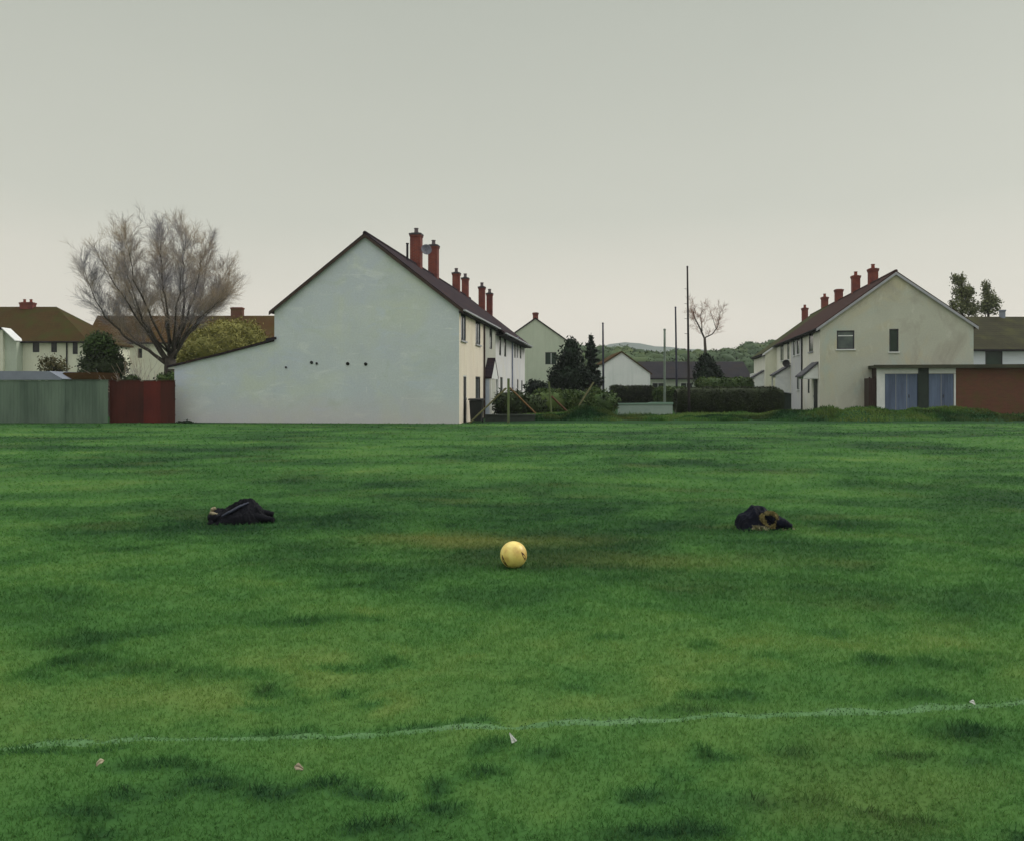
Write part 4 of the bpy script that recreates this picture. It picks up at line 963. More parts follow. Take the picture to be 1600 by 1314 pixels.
# ------------------------------------------------------------------ foliage
def rand_dirs(n):
    v = rng.normal(size=(n, 3)); return v/np.linalg.norm(v, axis=1)[:,None]
def leaf_quads(P, size, flat=0., aspect=1.6):
    n = len(P); a = rand_dirs(n); b = rand_dirs(n); b -= a*(a*b).sum(1)[:,None]; b /= np.linalg.norm(b, axis=1)[:,None]
    s = size*(.6+.8*rng.random(n))[:,None]
    V = np.empty((n, 4, 3)); V[:,0] = P-a*s*aspect*.5; V[:,1] = P+b*s*.35; V[:,2] = P+a*s*aspect*.5; V[:,3] = P-b*s*.35
    return V.reshape(-1, 3), np.arange(n*4).reshape(-1, 4)
def core(blobs, k, seed, n=10):
    """lumpy solid heart of a crown so that it is not see-through"""
    Vs = []; Fs = []; off = 0
    for bi, (cx_, cy_, cz_, rx, ry, rz) in enumerate(blobs):
        th = np.linspace(0, PI, n); ph = np.linspace(0, 2*PI, 2*n, endpoint=False)
        T, Pp = np.meshgrid(th, ph, indexing='ij')
        d = np.stack([np.sin(T)*np.cos(Pp), np.sin(T)*np.sin(Pp), np.cos(T)], -1).reshape(-1, 3)
        f = k*(.78+.45*vnoise(d[:,0]*2.2+bi*7+d[:,2]*2, d[:,1]*2.2+seed+d[:,2]*1.3, seed))
        V = d*f[:,None]*np.array([rx, ry, rz])+np.array([cx_, cy_, cz_])
        i = np.arange(n*2*n).reshape(n, 2*n); j = np.roll(i, -1, 1)
        F = np.stack([i[:-1], j[:-1], j[1:], i[1:]], -1).reshape(-1, 4)
        Vs.append(V); Fs.append(F+off); off += len(V)
    return np.concatenate(Vs), np.concatenate(Fs)
def crown(name, blobs, n, size, m, parent=None, corek=.78, seed=1, shell=3., zmin=.02, aspect=1.6, rag=.22):
    vol = np.array([b[3]*b[4]+b[4]*b[5]+b[3]*b[5] for b in blobs]); cnt = np.maximum(30, (n*vol/vol.sum())).astype(int)
    P = []
    for b, c in zip(blobs, cnt):
        d = rand_dirs(c); rr = rng.random(c)**(1/shell)
        lump = .80+.42*vnoise(d[:,0]*2.5+d[:,2]*1.9+seed, d[:,1]*2.5-d[:,2]*1.7+b[0]*3, seed+3)
        rr = rr*lump*(1+rng.normal(0, rag*.35, c))
        P.append(np.array(b[:3])+d*rr[:,None]*np.array(b[3:6]))
    P = np.concatenate(P); P = P[P[:,2] > zmin]
    V, F = leaf_quads(P, size, aspect=aspect)
    if corek:
        V2, F2 = core(blobs, corek, seed); V2[:,2] = np.maximum(V2[:,2], zmin)
        F = np.concatenate([F, F2+len(V)]); V = np.concatenate([V, V2])
    return np_mesh(name, V, F, m, parent)
def stem(parent, h, r, m='bark_dark', n=4, spread=.25, name='trunk'):
    s = MB()
    for i in range(n):
        a = 2*PI*i/n+.4; q = 0 if n == 1 else 1
        s.path([(0,0,0), (math.cos(a)*spread*.4*q, math.sin(a)*spread*.4*q, h*.5), (math.cos(a)*spread*q, math.sin(a)*spread*q, h)], [r, r*.7, r*.35], 6)
    return s.build(name, M[m], parent)
def bush(name, label, px, Y, blobs_px, n, size, m, cat='bush', stemh=None, group=None, ry=None, **kw):
    """blobs_px: (px, py, half width px, half height px[, depth offset m])"""
    k = Y/FPX; x0 = (px-CX)*k
    r = empty(name, (x0, Y, 0), 0, label=label, cat=cat, group=group)
    bl = []
    for b in blobs_px:
        yo = b[4] if len(b) > 4 else 0
        kk = (Y+yo)/FPX; bl.append(((b[0]-CX)*kk-x0, yo, EYE+(HY-b[1])*kk, b[2]*kk, (ry or b[2]*kk*.85), b[3]*kk))
    crown('crown', bl, n, size, M[m], r, **kw)
    stem(r, stemh or max(.4, bl[0][2]), .07)
    return r
def hedge(name, label, px0, px1, ptop, Y, dep, n, size, m, cat='hedge', round_=.35, seed=3, bumps=.12, zt=None, group=None):
    k = Y/FPX; x0, x1 = (px0-CX)*k, (px1-CX)*k; H = zt or EYE+(HY-ptop)*k; L = x1-x0
    r = empty(name, ((x0+x1)/2, Y+dep/2, 0), 0, label=label, cat=cat, group=group)
    hx, hy, hz = L/2, dep/2, H/2
    d = rand_dirs(n); p = 6.0
    # superellipsoid: boxy, with rounded shoulders
    d = np.stack([rng.uniform(-1, 1, n), rng.uniform(-1, 1, n), rng.uniform(-1, 1, n)], 1)
    ax = rng.choice(3, n, p=np.array([hy*hz, hx*hz*1.6, hx*hy*1.3])/(hy*hz+hx*hz*1.6+hx*hy*1.3)); sg = np.where(rng.random(n) < .5, -1, 1.)
    d[np.arange(n), ax] = sg
    pw = 5.0; S = np.array([hx, hy, hz])
    q = d*S; rad = min(hy, hz)*round_*1.6
    inner = np.clip(q, -(S-rad), S-rad); off = q-inner; ln = np.linalg.norm(off, axis=1); 
    f = np.where(ln > rad, rad/np.maximum(ln, 1e-6), 1); q = inner+off*f[:,None]
    wob = bumps*(fbm(q[:,0]*1.3+seed, q[:,2]*1.3+q[:,1], seed, 3)-.5)*2
    nrm = off/np.maximum(ln, 1e-6)[:,None]
    q = q+nrm*(wob-.05+rng.normal(0, .035, n))[:,None]
    q[:,2] += hz; q = q[q[:,2] > .03]
    V, F = leaf_quads(q, size)
    # solid inside
    nx = max(8, int(L/.35)); na = 14
    xs = np.linspace(-hx+.12, hx-.12, nx); Vc = []
    for i, xx in enumerate(xs):
        e = min(1, (min(xx+hx, hx-xx)+.05)/max(.3, rad)); sc = .55+.45*math.sqrt(max(0, 1-(1-e)**2))
        for a in range(na):
            t = 2*PI*a/na; c, s_ = math.cos(t), math.sin(t)
            kx = (abs(c)**4+abs(s_)**4)**(-.25)
            yy = c*kx*(hy-.1)*sc; zz = hz+s_*kx*(hz-.08)*(sc if s_ > 0 else 1)
            w_ = bumps*.8*(mnoise.noise(Vector((xx*1.3, t*1.2, seed)))); Vc.append((xx, yy*(1+w_), max(0, zz*(1+w_*.5))))
    Vc = np.array(Vc); i = np.arange(nx*na).reshape(nx, na); j = np.roll(i, -1, 1)
    Fc = np.stack([i[:-1], j[:-1], j[1:], i[1:]], -1).reshape(-1, 4)
    for e in (0, nx-1):
        c = Vc[e*na:(e+1)*na].mean(0)
        Vc = np.concatenate([Vc, c[None]]); ci = len(Vc)-1
        row = i[e]; rj = np.roll(row, -1)
        Fc = np.concatenate([Fc, np.stack([row[::2], rj[::2], rj[1::2], np.full(na//2, ci)], -1)])
    F = np.concatenate([F, Fc+len(V)]); V = np.concatenate([V, Vc])
    np_mesh('foliage', V, F, M[m], r)
    s = MB()
    for i in range(max(2, int(L/1.2))): x = -hx+.5+i*1.2; s.tube((x, 0, 0), (x, 0, H*.6), .035, .02, 6)
    s.build('stem', M['bark_dark'], r)
hedge('hedge', 'long dark clipped hedge below the right row, topped with brownish green', 1056, 1231, 604.5, 49.5, 1.6, 18000, .065, 'leaf_privet', seed=3, bumps=.07, round_=.55)
hedge('hedge', 'short green hedge standing behind the long dark clipped hedge', 1091, 1182, 590, 57, 1.6, 4000, .11, 'leaf_hedge', seed=8, bumps=.10)
hedge('hedge', 'dark hedge in front of the chalk-white bungalow', 955, 1027, 602.5, 63, 1.5, 4000, .11, 'leaf_privet', seed=14, bumps=.12)
hedge('hedge', 'olive hedge beneath the slim poles beside the dark bungalow hedge', 1024, 1080, 605.5, 60, 1.5, 3000, .11, 'leaf_hedge', seed=17, bumps=.14)
hedge('hedge', 'bushy mid-green hedge behind the leaning timbers', 832, 952, 611, 46.5, 2.0, 7000, .11, 'leaf_hedge', seed=23, bumps=.24, round_=.5)
bush('bush', 'rounded olive-green bush at the right end of the timbers hedge', 948, 46, [(942, 630, 26, 20), (926, 628, 22, 22, .3)], 2600, .11, 'leaf_hedge', seed=5)
bush('bush', 'dark green bush in front of the white end house of the left row', 815, 43.5, [(806, 630, 24, 21), (830, 633, 24, 18, .4), (790, 632, 22, 22, 1.5)], 3500, .11, 'leaf_ever', seed=6)
bush('bush', 'small dark round bush below the pale green gable', 836, 55, [(837, 608, 17, 15), (850, 612, 16, 14, .6)], 1700, .12, 'leaf_dark', seed=7)
# conifers
def conifer(name, label, px, Y, prof, n, size, m, seed, corek=.72, tip=None, rag=.3):
    bl = [(px+dx, py, hw, hh, yo) for (dx, py, hw, hh, yo) in prof]
    r = bush(name, label, px, Y, bl, n, size, m, cat='tree', seed=seed, corek=corek, rag=rag, stemh=EYE+(HY-prof[-1][1])*Y/FPX)
    return r
conifer('conifer', 'broad dark cypress hiding the right side of the pale green house', 890, 58, [(0, 590, 27, 26, 0), (0, 572, 23, 26, .3), (2, 555, 16, 22, 0), (2, 541, 9, 15, 0), (-20, 592, 16, 20, .6), (20, 594, 18, 20, .5), (34, 598, 16, 16, .2)], 6500, .16, 'leaf_dark', 9)
def spiky():
    px, Y = 925, 60; k = Y/FPX; x0 = (px-CX)*k
    r = empty('conifer', (x0, Y, 0), 0, label='spiky dark spruce with a thin leader beside the broad cypress', cat='tree')
    t = MB(); h = EYE+(HY-520)*k; t.path([(0,0,0), (.02,0,h*.5), (-.12,0,h*.85), (-.06,0,h)], [.14, .09, .045, .012], 7); t.build('trunk', M['bark_dark'], r)
    P = []; br = MB(); rr = random.Random(4)
    for i in range(90):
        z = 1.0+(h-1.15)*(i/90)**.9; f = (1-(z/h)); L = (.16+1.05*f**1.0)*rr.uniform(.6, 1.15)
        if z > h-.8: L *= .45
        a = rr.uniform(0, 2*PI); cx_ = -.08*(z/h)
        tip = Vector((cx_+math.cos(a)*L, math.sin(a)*L, z-.10*L+.12*L*rr.random()))
        br.tube((cx_, 0, z), tip, .018, .006, 4)
        m = max(8, int(110*L))
        for _ in range(m):
            s = rr.random()**.7; p = Vector((cx_, 0, z)).lerp(tip, s); w = .16*(1-s*.6)
            P.append((p.x+rr.gauss(0, w*.6), p.y+rr.gauss(0, w*.6), p.z-abs(rr.gauss(0, w*.6))))
    br.build('branches', M['bark_dark'], r)
    V, F = leaf_quads(np.array(P), .13, aspect=2.2); np_mesh('crown', V, F, M['leaf_dark'], r)
spiky()
bush('bush', 'dark cone-shaped evergreen at the foot of the thin bare tree', 1105, 66, [(1106, 588, 22, 24), (1104, 574, 15, 20), (1102, 564, 9, 12), (1120, 592, 12, 15, .4)], 3800, .16, 'leaf_dark', seed=10)
# left garden plants
bush('bush', 'tall dark evergreen bush with a bright green top behind the green fence', 160, 48, [(162, 575, 30, 26), (160, 556, 28, 26, .2), (158, 542, 22, 22), (140, 572, 16, 20, .5), (178, 575, 20, 22, .3)], 7000, .13, 'leaf_ever', seed=12, rag=.35)
M['leaf_bright'] = leaf_mat('bright_green_leaf', [(.25, (.040,.070,.024)), (.6, (.075,.125,.042)), (.9, (.12,.18,.07))])
_b = bpy.data.objects['bush'] if False else [o for o in bpy.data.objects if o.get('label','').startswith('tall dark evergreen bush')][0]
_k = 48/FPX
crown('top_leaves', [((158-160)*_k, -.25, EYE+(HY-537)*_k, 21*_k, .6, 17*_k), ((146-160)*_k, -.2, EYE+(HY-545)*_k, 12*_k, .5, 12*_k), ((173-160)*_k, -.1, EYE+(HY-548)*_k, 12*_k, .5, 12*_k)], 2600, .11, M['leaf_bright'], _b, corek=0, seed=5, rag=.4)  # lighter green leaves over the upper crown
bush('bush', 'small sparse brown bush in front of the cream hipped house', 84, 55, [(78, 570, 18, 15), (92, 574, 14, 11)], 900, .12, 'leaf_brown', seed=13, corek=.35, rag=.5)
bush('shrub', 'wide golden-green shrub rising behind the lean-to roof', 350, 58, [(350, 550, 66, 46), (318, 556, 40, 40, .8), (390, 545, 34, 42, .6), (295, 566, 24, 30, .4), (360, 528, 44, 28, .4)], 26000, .10, 'leaf_gold', seed=15, rag=.35, aspect=2.6)
bush('bush', 'dark low bush peeping over the red fence', 207, 44, [(206, 594, 12, 8), (198, 597, 10, 6)], 600, .10, 'leaf_ever', seed=16)
bush('bush', 'mossy low bush in the corner between red fence and lean-to', 262, 43, [(258, 593, 15, 9), (268, 590, 8, 9)], 600, .10, 'leaf_hedge', seed=18)
w = bush('weed', 'dark straggling weeds at the foot of the grey gable corner', 288, 37.6, [(284, 662, 9, 4), (293, 660.5, 5, 4), (302, 663, 10, 3)], 500, .07, 'leaf_weed', cat='weed', seed=19, ry=.2, stemh=.1)
# right hand trees: ivy-laden, ragged
def ragged(label, px, Y, top, blobs, n, seed):
    k = Y/FPX; x0 = (px-CX)*k; r = empty('tree', (x0, Y, 0), 0, label=label, cat='tree', group='trees behind the boarded house')
    bl = [((b[0]-CX)*(Y+b[4])/FPX-x0, b[4], EYE+(HY-b[1])*(Y+b[4])/FPX, b[2]*k, b[2]*k*.9, b[3]*k) for b in blobs]
    t = MB(); h = EYE+(HY-top)*k; t.path([(0,0,0), (.1,0,h*.5), (-.05,.05,h*.93)], [.28, .18, .04], 8)
    for b in bl: t.tube((0, 0, max(1, b[2]-1.6)), (b[0], b[1], b[2]), .07, .02, 5)
    t.build('trunk', M['bark_dark'], r)
    crown('crown', bl, n, .15, M['leaf_olive'], r, corek=.28, seed=seed, rag=.5, shell=2.0)
ragged('taller ragged ivy-clad tree behind the gap beside the right gable', 1503, 80, 428, [(1500, 438, 12, 11, 0), (1492, 434, 6, 6, .3), (1500, 455, 12, 16, .2), (1512, 460, 11, 13, .4), (1505, 478, 17, 16, 0), (1514, 455, 8, 8, -.3), (1490, 480, 8, 14, .3), (1520, 485, 12, 14, .5)], 4200, 31)
ragged('slimmer pale ragged tree next to the blue-grey flue', 1544, 82, 437, [(1540, 448, 7, 10, 0), (1543, 462, 9, 13, .2), (1548, 478, 14, 15, 0), (1552, 470, 9, 10, .4), (1536, 482, 8, 12, .3)], 2400, 37)

# ------------------------------------------------------------------ bare trees
def tubes_np(segs, n=3):
    """segs: list of (p0, p1, r0, r1) -> V, F (fast prisms)"""
    A = np.array([s[0] for s in segs], float); B = np.array([s[1] for s in segs], float); r0 = np.array([s[2] for s in segs]); r1 = np.array([s[3] for s in segs])
    d = B-A; d /= np.maximum(np.linalg.norm(d, axis=1), 1e-9)[:,None]
    ref = np.where((np.abs(d[:,2]) < .9)[:,None], np.array([[0,0,1.]]), np.array([[1.,0,0]]))
    a = np.cross(d, ref); a /= np.linalg.norm(a, axis=1)[:,None]; b = np.cross(d, a)
    V = np.empty((len(segs), 2*n, 3))
    for i in range(n):
        t = 2*PI*i/n; o = a*math.cos(t)+b*math.sin(t)
        V[:,i] = A+o*r0[:,None]; V[:,n+i] = B+o*r1[:,None]
    base = (np.arange(len(segs))*2*n)[:,None]
    F = np.concatenate([base+np.array([[i, (i+1) % n, n+(i+1) % n, n+i]]) for i in range(n)], 0)
    return V.reshape(-1, 3), F
def grow(segs, p, d, L, r, level, maxl, rr, up, kids, spread, shrink, minr):
    """wandering branch that spawns shorter ones; returns nothing, appends segments per level"""
    n = 4 if level < maxl else 2
    pts = [p]; dd = Vector(d)
    for i in range(n):
        dd = (dd + Vector((rr.gauss(0, .13), rr.gauss(0, .13), rr.gauss(0, .10)+up))).normalized()
        q = pts[-1]+dd*(L/n); a = max(minr, r*(1-.75*i/n)); b = max(minr, r*(1-.75*(i+1)/n)); segs[min(level, 2)].append((tuple(pts[-1]), tuple(q), a, b)); pts.append(q)
        if level < maxl:
            for _ in range(kids[level]):
                if rr.random() < .30+.7*i/n+.2:
                    ax = Vector((rr.gauss(0,1), rr.gauss(0,1), rr.gauss(0,1))); nd = (dd + ax.normalized()*spread).normalized()
                    s = rr.random(); grow(segs, pts[-2].lerp(q, s), nd, L*shrink*rr.uniform(.6, 1.2), max(minr, r*.45), level+1, maxl, rr, up, kids, spread, shrink, minr)
def big_bare_tree():
    Y = 49; k = Y/FPX; x0 = (266-CX)*k; rr = random.Random(12)
    # pull the outline in a little so that the twigs, not the limbs, make the dome
    r = empty('bare_tree', (x0, Y, 0), 0, label='large bare fan-shaped tree rising behind the lean-to', cat='tree')
    L = lambda px, py, yo=0: Vector(((266+(px-266)*(.82 if px < 266 else .90)-CX)*k-x0, yo, EYE+(HY-(572+(py-572)*.96))*k))
    stems = [
     ([(268,572,0),(272,545,.0),(281,505,.3),(284,460,.4),(284,410,.3),(284,362,.2)], .19),
     ([(266,572,0),(260,530,.3),(252,480,.6),(243,430,.6),(236,368,.5)], .16),
     ([(264,572,0),(244,530,-.3),(222,500,-.5),(208,470,-.4),(194,430,-.6),(186,394,-.6)], .14),
     ([(262,572,0),(232,538,.4),(208,512,.8),(186,480,1.2),(166,440,1.4),(154,412,1.5)], .12),
     ([(260,570,0),(228,548,-.3),(190,524,-.8),(162,496,-1.2),(142,460,-1.5),(132,430,-1.6)], .12),
     ([(256,566,0),(215,545,.6),(188,532,1.0),(160,510,1.4),(142,488,1.6)], .09),
     ([(272,556,0),(290,520,.6),(314,490,1.0),(334,470,1.3),(350,452,1.6)], .11),
     ([(276,540,.1),(300,495,-.5),(318,450,-.8),(330,404,-1.0)], .11),
     ([(276,545,.1),(302,500,.9),(326,458,1.4),(344,418,1.7)], .10),
     ([(264,540,.2),(268,490,-.6),(262,430,-.9),(261,372,-1.0)], .11),
     ([(270,550,0),(286,500,1.2),(302,440,1.9),(308,380,2.2)], .10),
     ([(266,555,0),(240,505,1.3),(222,450,2.0),(210,392,2.4)], .10),
     ([(266,550,0),(248,500,-1.3),(228,440,-2.0),(216,378,-2.3)], .10),
     ([(264,552,0),(236,510,-1.6),(206,462,-2.2),(182,420,-2.6)], .09),
     ([(270,552,0),(292,500,-1.4),(306,440,-2.0),(318,398,-2.4)], .09),
     ([(274,560,0),(296,530,-.7),(322,506,-1.2),(346,486,-1.4),(362,474,-1.4)], .09)]
    big = MB(); big.path([(0,0,0), (.02,0,1.2), L(266,574), L(266,560)], [.42, .36, .33, .28], 10)
    segs = [[], [], []]
    for pts, rad in stems:
        P = [L(*p) for p in pts]; n = len(P)
        # smooth and wobble
        Q = []
        for i in range(n-1):
            for s in (0, .33, .66): Q.append(P[i].lerp(P[i+1], s)+Vector((rr.gauss(0,.04), rr.gauss(0,.04), 0)))
        Q.append(P[-1]); m = len(Q)
        big.path(Q, [max(.011, rad*.78*(1-.94*i/(m-1))) for i in range(m)], 7)
        for i in range(3, m):
            f = i/(m-1); d = (Q[i]-Q[i-1]).normalized()
            for _ in range(4 if f > .35 else 1):
                ax = Vector((rr.gauss(0,1), rr.gauss(0,1), rr.gauss(0,.6)))
                nd = (d*.9+ax.normalized()*.75+Vector((0,0,.35))).normalized()
                grow(segs, Q[i].lerp(Q[i-1], rr.random()), nd, rr.uniform(1.0, 1.8)*(1.1-.35*f), max(.007, rad*.12*(1.1-f)), 0, 2, rr, .07, [2, 4], .7, .62, .0036)
        grow(segs, Q[-1], (Q[-1]-Q[-2]).normalized(), 1.0, .012, 0, 2, rr, .09, [4, 4], .65, .62, .0036)
    big.build('trunk', M['bark'], r, True)
    V, F = tubes_np(segs[0], 4); np_mesh('branches', V, F, M['bark'], r)
    V, F = tubes_np(segs[1]+segs[2], 3); np_mesh('crown', V, F, M['twig'], r)
    print('big tree segs', [len(s) for s in segs])
big_bare_tree()
def small_bare_tree():
    Y = 82; k = Y/FPX; x0 = (1104-CX)*k; rr = random.Random(5)
    r = empty('bare_tree', (x0, Y, 0), 0, label='thin forked bare tree with reddish twigs right of the tallest pole', cat='tree')
    L = lambda px, py, yo=0: Vector(((px-CX)*k-x0, yo, EYE+(HY-py)*k))
    t = MB(); t.path([(0,0,0), L(1104,580), L(1102,545), L(1101,528)], [.20, .17, .14, .12], 8)
    segs = [[], [], []]
    for pts, rad in [([(1101,530,0),(1094,512,.2),(1087,498,.3),(1085,490,.3),(1087,478,.2)], .13), ([(1102,528,0),(1112,523,-.2),(1120,512,-.3),(1123,498,-.2),(1125,487,-.2)], .10),
                     ([(1097,518,0),(1099,505,.8),(1098,492,1.0),(1103,482,1.0)], .08), ([(1091,505,.2),(1084,500,-.5),(1081,488,-.6)], .06), ([(1118,514,-.2),(1117,500,.6),(1113,488,.7)], .05)]:
        P = [L(*p) for p in pts]; n = len(P); t.path(P, [max(.02, rad*.7*(1-.75*i/(n-1))) for i in range(n)], 6)
        for i in range(1, n):
            d = (P[i]-P[i-1]).normalized()
            for _ in range(4): 
                nd = (d+Vector((rr.gauss(0,1), rr.gauss(0,1), rr.gauss(0,.5))).normalized()*.9).normalized()
                grow(segs, P[i-1].lerp(P[i], rr.random()), nd, rr.uniform(.55, 1.0), .013, 0, 2, rr, .06, [2, 2], .7, .6, .0052)
    t.build('trunk', M['bark'], r, True)
    V, F = tubes_np(segs[0]+segs[1]+segs[2], 3); np_mesh('crown', V, F, M['twig_red'], r)
small_bare_tree()
def twiggy_shrub():
    Y = 46; k = Y/FPX; x0 = (221-CX)*k; rr = random.Random(9)
    r = empty('shrub', (x0, Y, 0), 0, label='upright leafless twiggy shrub between the evergreen bush and the lean-to', cat='shrub')
    segs = [[], [], []]
    for i in range(26):
        d = Vector((rr.gauss(0,.35), rr.gauss(0,.35), 1)).normalized(); grow(segs, Vector((rr.gauss(0,.12), rr.gauss(0,.12), 0)), d, rr.uniform(1.8, 3.0), .02, 1, 2, rr, .02, [0, 2], .4, .4, .007)
    V, F = tubes_np(segs[1]+segs[2], 4); np_mesh('stems', V, F, M['twig'], r)
twiggy_shrub()

# ------------------------------------------------------------------ far woods and hills
def far_land():
    # wooded hill behind the houses, closer on both sides, dipping in the middle
    def crest(px): return np.interp(px, [-400, 300, 700, 870, 905, 930, 955, 985, 1005, 1030, 1060, 1090, 1130, 1160, 1190, 1215, 1260, 1500, 2000], [556, 552, 540, 526, 532, 537, 535, 538, 546, 545, 542, 544, 541, 533, 528, 524, 528, 545, 552])
    Y0, Y1, Y2 = 130., 230., 330.
    xs = np.linspace(-400, 2000, 160); rows = [(Y0, .0), (160, .25), (190, .6), (Y1, .86), (260, .92), (Y2, .8), (420, 0.)]
    V = []
    for (Y, f) in rows:
        h = (EYE+(HY-crest(xs))*Y1/FPX)-3.5
        V.append(np.stack([(xs-CX)*Y1/FPX*(.55+.45*Y/Y1), np.full_like(xs, Y), np.maximum(-.05, h*f-.05*(f == 0))], 1))
    V = np.concatenate(V); n = len(xs); i = np.arange(n*len(rows)).reshape(len(rows), n)
    F = np.stack([i[:-1,:-1], i[:-1,1:], i[1:,1:], i[1:,:-1]], -1).reshape(-1, 4)
    o = np_mesh('hill', V, F, M['hill']); tag(o, kind='structure', label='wooded hillside behind the houses', cat='hill')
    blobs = []
    for j in range(620):
        px = rng.uniform(-300, 1900); 
        if rng.random() < .6: px = rng.uniform(860, 1260)
        f = rng.random()**.6; Y = 165+f*75
        ff = np.interp(Y, [130, 160, 190, 230, 260], [0, .25, .6, .86, .92])
        base = max(0, ((EYE+(HY-crest(px))*Y1/FPX)-3.5)*ff); s = rng.uniform(1.6, 2.9)
        if 905 < px < 940 and Y < 215 and rng.random() < .75: continue
        x = (px-CX)*Y1/FPX*(.55+.45*Y/Y1)
        blobs.append((x, Y, base+s*.55, s*rng.uniform(.9, 1.5), s, s*rng.uniform(.7, 1.1)))
    o = crown('woodland', blobs, 110000, .5, M['leaf_wood'], None, corek=.92, seed=41, zmin=-1, rag=.12)
    tag(o, 'far wooded hillside seen between the two rows of houses', 'woodland', kind='stuff')
    # distant ridges beyond
    for (Yr, cr, name, lab) in ((900, [(-400, 560), (600, 552), (900, 548), (950, 540), (972, 535.5), (1000, 538), (1040, 541.5), (1100, 549), (1300, 548), (2000, 552)], 'hills', 'distant blue-grey ridge on the horizon'),):
        xs = np.linspace(-600, 2200, 120); py = np.interp(xs, [c[0] for c in cr], [c[1] for c in cr])+1.2*np.sin(xs*.05)+.8*np.sin(xs*.13+1)
        top = EYE+(HY-py)*Yr/FPX; X = (xs-CX)*Yr/FPX
        V = np.concatenate([np.stack([X, np.full_like(X, Yr-280), X*0-.05], 1), np.stack([X, np.full_like(X, Yr-120), top*.6], 1), np.stack([X, np.full_like(X, Yr), top], 1), np.stack([X, np.full_like(X, Yr+300), X*0-.05], 1)])
        n = len(xs); i = np.arange(4*n).reshape(4, n); F = np.stack([i[:-1,:-1], i[:-1,1:], i[1:,1:], i[1:,:-1]], -1).reshape(-1, 4)
        o = np_mesh(name, V, F, mat('moorland', (.12,.15,.13), (.09,.12,.11), .01, 1)); tag(o, kind='structure', label=lab, cat='hills')
far_land()

# ------------------------------------------------------------------ ball, jackets, leaves on the grass
def ball():
    r = .113; Y = 7.19; x = (802.5-CX)*Y/FPX; z0 = float(gz(np.array([x]), np.array([Y]))[0])-.004
    bm = bmesh.new(); bmesh.ops.create_icosphere(bm, subdivisions=5, radius=r)
    ico = bmesh.new(); bmesh.ops.create_icosphere(ico, subdivisions=1, radius=1); C = [v.co.normalized() for v in ico.verts]; ico.free()
    rot = Matrix.Rotation(.5, 3, 'X') @ Matrix.Rotation(.3, 3, 'Z'); C = [rot @ c for c in C]
    for v in bm.verts:
        d = v.co.normalized(); a = sorted((d.angle(c) for c in C))[:2]; g = math.exp(-((a[1]-a[0])/.035)**2)
        v.co = d*r*(1-.028*g)
    me = bpy.data.meshes.new('football'); bm.to_mesh(me); bm.free(); me.polygons.foreach_set('use_smooth', [True]*len(me.polygons))
    m, t, b = nt('yellow_plastic_ball'); v = coords(t)
    col = ramp(t, [(.36, (.86,.70,.21)), (.50, (.78,.59,.16)), (.62, (.62,.42,.115))], noise(t, v, 11, 3, .5))
    t.links.new(col, b.inputs['Base Color']); b.inputs['Roughness'].default_value = .38; b.inputs['Specular IOR Level'].default_value = .5; b.inputs['Subsurface Weight'].default_value = .0
    o = link('football', me, m); o.location = (x, Y, z0+r*.985)
    tag(o, 'scuffed yellow plastic football lying on the grass between the jackets', 'football')
    def mark(pts, w, name='printed_mark'):
        k = MB(); Q = []
        for i in range(len(pts)-1):
            for s in np.linspace(0, 1, 6, endpoint=False): Q.append(pts[i][0]*(1-s)+pts[i+1][0]*s), 
        P = []
        for i in range(len(pts)-1):
            for s in np.linspace(0, 1, 7)[:-1]: P.append(((pts[i][0]*(1-s)+pts[i+1][0]*s), (pts[i][1]*(1-s)+pts[i+1][1]*s)))
        P.append(pts[-1])
        def on(u, w_):
            q = math.sqrt(max(.0, 1-u*u-w_*w_)); return Vector((u, -q, w_)).normalized()*r*1.006
        n = len(P)
        for i in range(n-1):
            a, c = P[i], P[i+1]; tx, tz = c[0]-a[0], c[1]-a[1]; l = math.hypot(tx, tz); nx, nz = -tz/l, tx/l
            w0 = w*math.sin(PI*(i+.15)/(n)); w1 = w*math.sin(PI*(i+1.15)/n)
            k.poly([on(a[0]-nx*w0, a[1]-nz*w0), on(a[0]+nx*w0, a[1]+nz*w0), on(c[0]+nx*w1, c[1]+nz*w1), on(c[0]-nx*w1, c[1]-nz*w1)])
        mk = k.build(name, mat('dark_red_print', (.13,.045,.022), (.07,.035,.02), 12, .5), o)
        s = mk.modifiers.new('solid', 'SOLIDIFY'); s.thickness = .0006
    mark([(-.86, .12), (-.80, -.10), (-.72, -.36), (-.55, -.62), (-.42, -.76)], .075)
    mark([(.56, .36), (.69, .16), (.80, -.06), (.86, -.30)], .085)
ball()
def smooth_interp(xs, X, Hh):
    return np.interp(xs, X, Hh)
